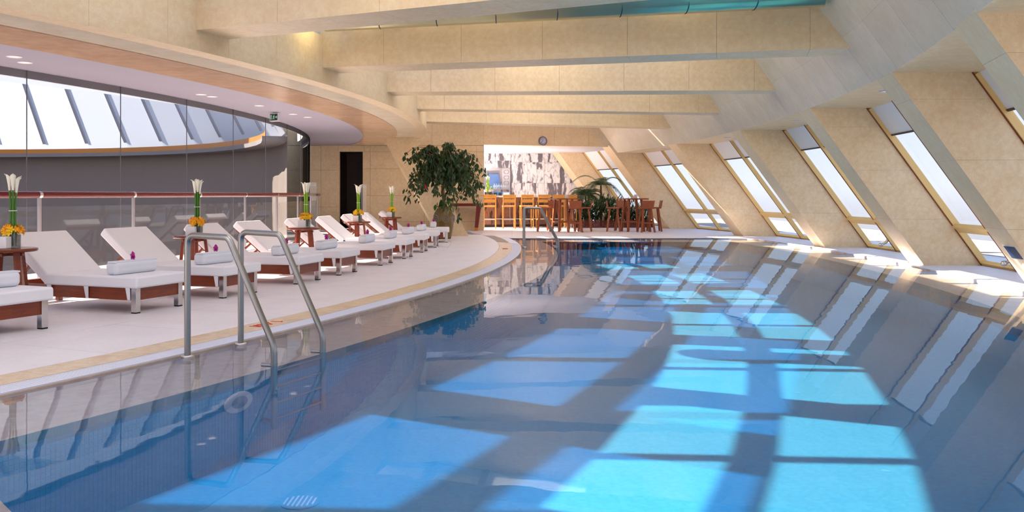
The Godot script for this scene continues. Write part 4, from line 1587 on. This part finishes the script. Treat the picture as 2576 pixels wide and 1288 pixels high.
# ---------------------------------------------------------------- bar stools, high tables
func make_stools() -> void:
	var o := thing("bar_chair", "", "bar chair", Vector3.ZERO, 0.0, "honey coloured bar chairs along the counter")
	var b: MB
	for s in [-1, 1]:
		b = MB.new()
		b.tube([Vector3(s * 0.205, 0, 0.22), Vector3(s * 0.205, 0.72, 0.19), Vector3(s * 0.205, 0.95, 0.21), Vector3(s * 0.205, 1.15, 0.27)], 0.02, 6)
		part(o, "rear_leg", b, M.wood_honey)
		b = MB.new()
		b.bar(Vector3(s * 0.195, 0, -0.2), Vector3(s * 0.195, 0.76, -0.19), 0.035, 0.035, Vector3.BACK)
		part(o, "front_leg", b, M.wood_honey)
		b = MB.new()
		b.bar(Vector3(s * 0.2, 0.3, -0.2), Vector3(s * 0.2, 0.3, 0.21), 0.025, 0.03)
		part(o, "stretcher", b, M.wood_honey)
	b = MB.new()
	b.rbox(Vector3(0, 0.76, 0), Vector3(0.44, 0.05, 0.44), 0.012)
	part(o, "seat", b, M.wood_honey)
	for k in [[0.94, 0.11, 0.21], [1.09, 0.13, 0.255]]:
		b = MB.new()
		b.rbox(Vector3(0, k[0], k[2]), Vector3(0.40, k[1], 0.022), 0.006)
		part(o, "back_slat", b, M.wood_honey)
	b = MB.new()
	b.bar(Vector3(-0.2, 0.3, -0.2), Vector3(0.2, 0.3, -0.2), 0.03, 0.03)
	part(o, "foot_rest", b, M.steel_satin)
	var spots := [[-0.757, 29.75], [-0.108, 29.9], [0.50, 30.1], [1.07, 30.35], [1.57, 30.55], [2.0, 30.75]]
	for i in spots.size():
		var c := o if i == 0 else copy(o, "bar_chair")
		c.position = V(spots[i][0], 0, spots[i][1])
		c.rotation.y = 0.03 + 0.05 * i
		c.set_meta("label", "honey coloured wooden bar chair, %s along the counter from the console table" % NTH[i])
	# high tables with four low backed stools each
	var t := thing("high_table", "", "table", Vector3.ZERO, 0.0, "square high tables on the far deck")
	b = MB.new()
	b.rbox(Vector3(0, 1.02, 0), Vector3(0.76, 0.04, 0.76), 0.006)
	part(t, "table_top", b, M.wood_orange)
	for k in 4:
		var sx: float = [-1, 1, 1, -1][k]
		var sz: float = [-1, -1, 1, 1][k]
		b = MB.new()
		b.bar(Vector3(sx * 0.2, 1.0, sz * 0.2), Vector3(sx * 0.27, 0, sz * 0.27), 0.06, 0.06, Vector3.BACK)
		part(t, "leg", b, M.wood_orange)
		b = MB.new()
		var tx: float = [-1, 1, 1, -1][(k + 1) % 4]
		var tz: float = [-1, -1, 1, 1][(k + 1) % 4]
		b.bar(Vector3(sx * 0.25, 0.3, sz * 0.25), Vector3(tx * 0.25, 0.3, tz * 0.25), 0.03, 0.04)
		part(t, "stretcher", b, M.wood_orange)
	var s := thing("bar_stool", "", "bar stool", Vector3.ZERO, 0.0, "low backed stools at the high tables")
	b = MB.new()
	b.rbox(Vector3(0, 0.74, 0), Vector3(0.40, 0.045, 0.38), 0.008)
	part(s, "seat", b, M.wood_orange)
	b = MB.new()
	b.hexa([Vector3(-0.17, 0.74, 0.16), Vector3(0.17, 0.74, 0.16), Vector3(0.17, 0.74, 0.2), Vector3(-0.17, 0.74, 0.2), Vector3(-0.2, 0.97, 0.21), Vector3(0.2, 0.97, 0.21), Vector3(0.2, 0.97, 0.24), Vector3(-0.2, 0.97, 0.24)])
	part(s, "backrest", b, M.wood_orange)
	for k in 4:
		var sx: float = [-1, 1, 1, -1][k]
		var sz: float = [-1, -1, 1, 1][k]
		b = MB.new()
		b.bar(Vector3(sx * 0.12, 0.72, sz * 0.11), Vector3(sx * 0.21, 0, sz * 0.2), 0.05, 0.05, Vector3.BACK)
		part(s, "leg", b, M.wood_orange)
		if k % 2 == 0:
			b = MB.new()
			b.bar(Vector3(-0.17, 0.28, sz * 0.165), Vector3(0.17, 0.28, sz * 0.165), 0.025, 0.04)
			part(s, "stretcher", b, M.wood_orange)
	var where := ["near the bar counter", "near the sloping windows"]
	var sides := ["on its lounger side", "on its plant side", "on its pool side", "on its window side"]
	var ct := [[1.62, 27.5, 0.35], [3.80, 27.5, 0.25]]
	var off := [[-0.62, -0.1, PI / 2 + PI], [-0.27, 0.6, PI], [0.32, -0.62, 0.0], [0.68, 0.05, PI / 2]]
	for i in 2:
		var c := t if i == 0 else copy(t, "high_table")
		c.position = V(ct[i][0], 0, ct[i][1])
		c.rotation.y = ct[i][2]
		c.set_meta("label", "square wooden high table %s with four stools" % where[i])
		for k in 4:
			var q := s if i == 0 and k == 0 else copy(s, "bar_stool")
			q.position = V(ct[i][0] + off[k][0], 0, ct[i][1] + off[k][1])
			q.rotation.y = off[k][2] + rng.randf_range(-0.25, 0.25)
			q.set_meta("label", "low backed stool at high table %s, %s" % [where[i], sides[k]])
		var h := thing("menu_holder", "small white holder on the high table %s" % where[i], "holder", V(ct[i][0] + 0.1, 1.04, ct[i][1] + 0.1), 0.3)
		b = MB.new()
		b.rbox(Vector3(0, 0.055, 0), Vector3(0.10, 0.11, 0.06), 0.006)
		part(h, "box", b, M.white)
		b = MB.new()
		b.box(Vector3(0, 0.11, 0), Vector3(0.08, 0.02, 0.04))
		part(h, "napkins", b, M.towel)

# ---------------------------------------------------------------- plants
func leaf_mesh(l: float, w: float) -> ArrayMesh:   # hangs along -y
	var b := MB.new()
	var pts := [[0.0, 0.0], [0.25, 0.8], [0.55, 1.0], [0.85, 0.45], [1.0, 0.0]]
	for i in pts.size() - 1:
		var p: Array = pts[i]
		var q: Array = pts[i + 1]
		for s in [-1.0, 1.0]:
			var a := Vector3(0, -p[0] * l, 0)
			var c := Vector3(0, -q[0] * l, 0)
			var d := Vector3(s * q[1] * w / 2, -q[0] * l, absf(q[1]) * w * 0.15)
			var e := Vector3(s * p[1] * w / 2, -p[0] * l, absf(p[1]) * w * 0.15)
			if s > 0:
				b.tri(a, c, d)
				b.tri(a, d, e)
			else:
				b.tri(a, d, c)
				b.tri(a, e, d)
	return b.mesh()

func foliage(parent: Node3D, called: String, mesh: Mesh, spots: Array, m: Material, singles: int) -> void:
	for i in mini(singles, spots.size()):
		var o := part(parent, "leaf", mesh, m)
		o.transform = spots[i]
	var mm := MultiMesh.new()
	mm.transform_format = MultiMesh.TRANSFORM_3D
	mm.mesh = mesh
	mm.instance_count = maxi(spots.size() - singles, 0)
	for i in mm.instance_count:
		mm.set_instance_transform(i, spots[i + singles])
	if mm.instance_count:
		var mi := MultiMeshInstance3D.new()
		mi.name = called
		mi.multimesh = mm
		mi.material_override = m
		mi.set_meta("kind", "stuff")
		parent.add_child(mi, true)

func make_plants() -> void:
	var at := V(-1.78, 0, 22.9)
	# glazed jar
	var j := thing("glazed_jar", "large olive glazed jar with round relief medallions holding the tree", "jar", at)
	var b := MB.new()
	b.lathe([[0.0, 0.0], [0.18, 0.0], [0.19, 0.04], [0.235, 0.25], [0.272, 0.45], [0.275, 0.56], [0.25, 0.68], [0.19, 0.77], [0.185, 0.80], [0.205, 0.82], [0.20, 0.84], [0.17, 0.83], [0.16, 0.74]], Vector3.ZERO, 40)
	part(j, "body", b, M.jar)
	for k in 6:
		var a := TAU * k / 6 + 0.25
		b = MB.new()
		var path := []
		for q in 17:
			var t := TAU * q / 16
			var r := 0.265
			var ang := a + cos(t) * 0.085 / r
			path.append(Vector3(sin(ang) * (r + 0.006), 0.53 + sin(t) * 0.095, cos(ang) * (r + 0.006)))
		b.tube(path, 0.009, 6, false)
		for q in 5:
			var t := TAU * q / 5
			var ang := a + cos(t) * 0.035 / 0.27
			b.lathe([[0.0, -0.02], [0.018, 0.0], [0.0, 0.02]], Vector3(sin(ang) * 0.272, 0.53 + sin(t) * 0.04, cos(ang) * 0.272), 6)
		part(j, "medallion", b, M.jar_relief)
	b = MB.new()
	b.lathe([[0.165, 0.74], [0.0, 0.76]], Vector3.ZERO, 20)
	part(j, "soil", b, M.soil)
	# tree
	var tr := thing("potted_tree", "weeping broadleaf tree growing in the olive glazed jar", "tree", at + Vector3(-0.03, 0.76, 0))
	tr.scale = Vector3(1.08, 1.08, 1.08)
	b = MB.new()
	b.tube([Vector3(0, -0.05, 0), Vector3(0.03, 0.2, 0), Vector3(-0.01, 0.42, 0.02), Vector3(0.02, 0.7, 0), Vector3(0.0, 1.05, 0)], [0.045, 0.036, 0.038, 0.03, 0.02], 9)
	part(tr, "trunk", b, M.bark)
	var r := RandomNumberGenerator.new()
	r.seed = 9
	var spots := []
	var young := []
	for k in 112:
		var a := r.randf() * TAU
		var y0 := r.randf_range(0.52, 1.12)
		var reach := r.randf_range(0.35, 0.98) * (1.05 if cos(a) > 0 else 1.06)
		var rise := r.randf_range(0.22, 0.80) * (1.15 - reach * 0.5)
		var fall := (r.randf_range(0.35, 0.85) + (0.15 if cos(a) > 0 else 0.0)) * clampf(reach * 1.25, 0.5, 1.0)
		var path := []
		for q in 10:
			var u := q / 9.0
			path.append(Vector3(cos(a) * reach * u, y0 + rise * 2.2 * u * (1 - 0.45 * u) - fall * u * u * u, sin(a) * reach * u * 0.8))
		b = MB.new()
		b.tube(path, [0.012, 0.011, 0.01, 0.009, 0.008, 0.007, 0.006, 0.005, 0.004, 0.003], 4, false)
		part(tr, "branch", b, M.bark)
		for q in range(3, 10):
			for s in 6:
				var u := (q + r.randf()) / 10.0
				var p: Vector3 = path[mini(q, 9)].lerp(path[mini(q + 1, 9)], r.randf())
				p += Vector3(r.randf_range(-0.07, 0.07), r.randf_range(-0.06, 0.04), r.randf_range(-0.07, 0.07))
				var bs := Basis(Vector3.UP, a + r.randf_range(-1.6, 1.6)) * Basis(Vector3.RIGHT, r.randf_range(-0.75, 0.75)) * Basis(Vector3.BACK, r.randf_range(-0.5, 0.5))
				spots.append(Transform3D(bs.scaled(Vector3.ONE * r.randf_range(0.75, 1.2)), p))
	b = MB.new()
	b.hexa([Vector3(-0.40, 0.50, 0.30), Vector3(-0.36, 0.50, 0.31), Vector3(-0.36, 0.50, 0.32), Vector3(-0.40, 0.50, 0.31), Vector3(-0.41, 0.60, 0.30), Vector3(-0.38, 0.60, 0.31), Vector3(-0.38, 0.60, 0.32), Vector3(-0.41, 0.60, 0.31)])
	part(tr, "red_ribbon", b, M.red_paint, "small red ribbon among the leaves")
	spots.sort_custom(func(x, y): return x.origin.z > y.origin.z)
	foliage(tr, "foliage", leaf_mesh(0.115, 0.052), spots, M.leaf, 300)
	for k in 34:
		var a := r.randf() * TAU
		var p := Vector3(cos(a) * r.randf_range(0.05, 0.22), r.randf_range(0.05, 0.25), sin(a) * r.randf_range(0.05, 0.22))
		young.append(Transform3D((Basis(Vector3.UP, r.randf() * TAU) * Basis(Vector3.RIGHT, r.randf_range(-0.7, 0.7))).scaled(Vector3.ONE * r.randf_range(1.2, 1.7)), p))
	foliage(tr, "young_foliage", leaf_mesh(0.11, 0.055), young, M.leaf_light, 34)

	# palms and shrubs behind a reed edging
	var palms := [[2.7, 32.1, 1.1, 1.1, "feathery palm standing nearest the veined marble wall"], [3.25, 32.0, 1.5, 1.35, "tall feathery palm rising in front of the far window"], [2.85, 32.7, 1.1, 0.9, "feathery palm half hidden behind the other palms"]]
	for q in palms:
		var o := thing("palm", q[4], "palm", V(q[0], 0, q[1]), 0.0, "palms behind the reed edging")
		b = MB.new()
		b.tube([Vector3.ZERO, Vector3(0.02, q[2] * 0.5, 0), Vector3(0, q[2], 0)], [0.05, 0.04, 0.03], 8)
		part(o, "trunk", b, M.bark)
		for k in 13:
			var a := TAU * k / 13 + r.randf() * 0.3
			var len: float = q[3] * r.randf_range(0.65, 1.0)
			var lift := r.randf_range(0.25, 0.75)
			b = MB.new()
			var prev := Vector3(0, q[2], 0)
			for s in range(1, 25):
				var u := s / 24.0
				var p := Vector3(cos(a) * len * u * 0.8, q[2] + lift * len * u * 1.5 - len * 0.9 * u * u, sin(a) * len * u * 0.8)
				b.bar(prev, p, 0.008, 0.008)
				var dir := (p - prev).normalized()
				for sd in [-1, 1]:
					var side: Vector3 = dir.cross(Vector3.UP).normalized() * sd
					var tip: Vector3 = p + side * 0.32 * sin(PI * clampf(u * 0.85 + 0.12, 0, 1)) + dir * 0.14 + Vector3(0, -0.07, 0)
					b.tri(p - dir * 0.014, tip, p + dir * 0.014)
				prev = p
			part(o, "frond", b, M.palm)
	var kinds := [[2.35, 31.9, 0.4, 0.8], [2.75, 31.2, 0.5, 0.95], [3.25, 31.0, 0.6, 1.05], [3.65, 31.2, 0.6, 1.0], [4.15, 31.5, 0.55, 0.85], [4.6, 31.6, 0.45, 0.6]]
	var lm := leaf_mesh(0.26, 0.055)
	var words := ["beside the marble wall", "behind the first high table", "below the tall palm", "between the two high tables", "behind the second high table", "beside the slanted pillar"]
	for i in kinds.size():
		var q: Array = kinds[i]
		var o := thing("shrub", "dense dark green leafy shrub %s" % words[i], "shrub", V(q[0], 0, q[1]), 0.0, "shrubs behind the reed edging")
		var sp := []
		for k in 5:
			b = MB.new()
			var a := TAU * k / 5
			b.tube([Vector3(cos(a) * 0.05, 0, sin(a) * 0.05), Vector3(cos(a) * 0.15, q[3] * 0.7, sin(a) * 0.15)], [0.014, 0.006], 5)
			part(o, "stem", b, M.bark)
		for k in 320:
			var a := r.randf() * TAU
			var rad: float = q[2] * sqrt(r.randf())
			var p := Vector3(cos(a) * rad, r.randf_range(0.12, 1.0) * q[3] * (1.1 - 0.3 * rad / q[2]), sin(a) * rad * 0.6)
			var bs := Basis(Vector3.UP, r.randf() * TAU) * Basis(Vector3.RIGHT, r.randf_range(1.2, 2.9))
			sp.append(Transform3D(bs.scaled(Vector3.ONE * r.randf_range(0.7, 1.2)), p))
		foliage(o, "foliage", lm, sp, M.shrub, 24)
	var ed := thing("reed_edging", "low edging of upright reddish reeds in front of the shrubs", "fence", V(0, 0, 30.4))
	for k in 84:
		b = MB.new()
		var h := 0.24 + r.randf() * 0.04
		b.tube([V(2.2 + k * 0.033, 0, k * 0.004), V(2.2 + k * 0.033, h, k * 0.004)], 0.0165, 6)
		part(ed, "reed", b, M.reed)

# ---------------------------------------------------------------- small fittings
func make_fittings() -> void:
	# exit sign hanging under the soffit
	var s := thing("exit_sign", "green emergency exit sign in white housing hanging from the soffit", "sign", P(27.47, 4.2, 2.655))
	s.rotation.y = -0.45
	var b := MB.new()
	b.rbox(Vector3.ZERO, Vector3(0.21, 0.16, 0.07), 0.006)
	part(s, "housing", b, M.white)
	b = MB.new()
	b.box(Vector3(0, 0.0, 0.037), Vector3(0.18, 0.125, 0.004))
	var fc := part(s, "face", b, M.green_sign)
	b = MB.new()
	b.box(Vector3(0.052, 0, 0.04), Vector3(0.035, 0.016, 0.003))
	b.hexa([Vector3(0.066, -0.028, 0.039), Vector3(0.086, 0.0, 0.039), Vector3(0.066, 0.028, 0.039), Vector3(0.066, 0.0, 0.039), Vector3(0.066, -0.028, 0.042), Vector3(0.086, 0.0, 0.042), Vector3(0.066, 0.028, 0.042), Vector3(0.066, 0.0, 0.042)])
	part(fc, "arrow", b, M.sign_white)
	b = MB.new()
	b.lathe([[0.0, -0.009], [0.009, 0.0], [0.0, 0.009]], Vector3(0.012, 0.038, 0.041), 8)
	b.bar(Vector3(0.008, 0.026, 0.041), Vector3(-0.002, -0.008, 0.041), 0.004, 0.016, Vector3.RIGHT)
	b.bar(Vector3(-0.002, -0.006, 0.041), Vector3(0.016, -0.022, 0.041), 0.004, 0.009)
	b.bar(Vector3(0.016, -0.022, 0.041), Vector3(0.012, -0.045, 0.041), 0.004, 0.008, Vector3.RIGHT)
	b.bar(Vector3(-0.002, -0.008, 0.041), Vector3(-0.022, -0.036, 0.041), 0.004, 0.009)
	b.bar(Vector3(0.008, 0.022, 0.041), Vector3(0.026, 0.008, 0.041), 0.004, 0.007)
	b.bar(Vector3(0.006, 0.022, 0.041), Vector3(-0.014, 0.014, 0.041), 0.004, 0.007)
	part(fc, "running_figure", b, M.sign_white)
	b = MB.new()
	for k in 4:
		b.box(Vector3(-0.058, 0.04 - k * 0.026, 0.04), Vector3(0.044, 0.007, 0.003))
	b.box(Vector3(-0.078, 0.0, 0.04), Vector3(0.007, 0.085, 0.003))
	b.box(Vector3(-0.058, 0.0, 0.04), Vector3(0.007, 0.085, 0.003))
	part(fc, "character", b, M.sign_white)
	b = MB.new()
	b.box(Vector3(0, 0.085, 0), Vector3(0.1, 0.02, 0.02))
	part(s, "bracket", b, M.steel_satin)
	# recessed downlights
	var dl := thing("downlight", "", "downlight", Vector3.ZERO, 0.0, "")
	b = MB.new()
	b.lathe([[0.055, 0.0], [0.075, -0.012], [0.085, -0.006], [0.085, 0.0]], Vector3.ZERO, 20)
	part(dl, "ring", b, M.white)
	b = MB.new()
	b.lathe([[0.058, -0.002], [0.0, -0.002]], Vector3.ZERO, 20)
	part(dl, "lens", b, M.lamp)
	var first := true
	for q in [[-5.87, 10.54], [-5.75, 10.1], [-4.94, 13.9], [-4.87, 14.2], [-4.52, 15.64], [-4.33, 17.3], [-4.2, 17.96]]:
		var c := dl if first else copy(dl, "downlight")
		first = false
		c.position = V(q[0], SOFFIT - 0.001, q[1])
		tag(c, "small round downlight recessed in the white soffit above the loungers", "downlight", "downlights in the white soffit")
	for d in [7.6, 11.9, 16.6, 21.5, 26.6]:
		var c := copy(dl, "downlight")
		c.position = V(xt(d) + 0.45, EAVE - 0.001, d)
		tag(c, "small round downlight recessed in the limestone eave between pillars", "downlight", "downlights over the windows")
	# chrome stays at the foot of the windows
	for d in [13.1, 18.0]:
		var o := thing("window_stay", "small chrome stay at the window foot %s" % ("in the bay beside the blue plate" if d < 15.0 else "one bay beyond the blue plate"), "window stay", V(fin_x(d, 0.12, 0.83), 0.12, d), 0.0, "chrome stays at the window feet")
		b = MB.new()
		b.tube([Vector3(0, 0, 0), Vector3(0.09, 0.05, 0.03), Vector3(0.16, 0.16, 0.05)], [0.025, 0.03, 0.04], 10)
		part(o, "arm", b, M.chrome)
		b = MB.new()
		b.lathe([[0.0, -0.05], [0.04, -0.03], [0.045, 0.0], [0.03, 0.04], [0.0, 0.045]], Vector3(0, 0, 0), 14)
		part(o, "clamp", b, M.chrome)
	# blue sign on the near pillar
	var bs := thing("blue_plate", "small dark blue plate with white border on the near slanted pillar", "sign", V(fin_x(10.3, 0.47, -0.008), 0.47, 10.33))
	bs.basis = Basis(Vector3.UP, -PI / 2) * Basis(Vector3.RIGHT, 0.63)
	b = MB.new()
	b.box(Vector3.ZERO, Vector3(0.26, 0.2, 0.008))
	part(bs, "plate", b, M.white)
	b = MB.new()
	b.box(Vector3(0, 0, 0.005), Vector3(0.235, 0.175, 0.004))
	part(bs, "face", b, M.blue_sign)

func _ready() -> void:
	rng.seed = 2
	make_view()
	make_materials()
	make_floor()
	make_pool()
	make_right()
	make_ceiling()
	make_atrium()
	make_far_end()
	make_loungers()
	make_tables()
	ladder(22.7, "steel pool ladder standing nearest the first loungers")
	ladder(-1.4, "steel pool ladder at the far end near the bar")
	make_stools()
	make_plants()
	make_fittings()
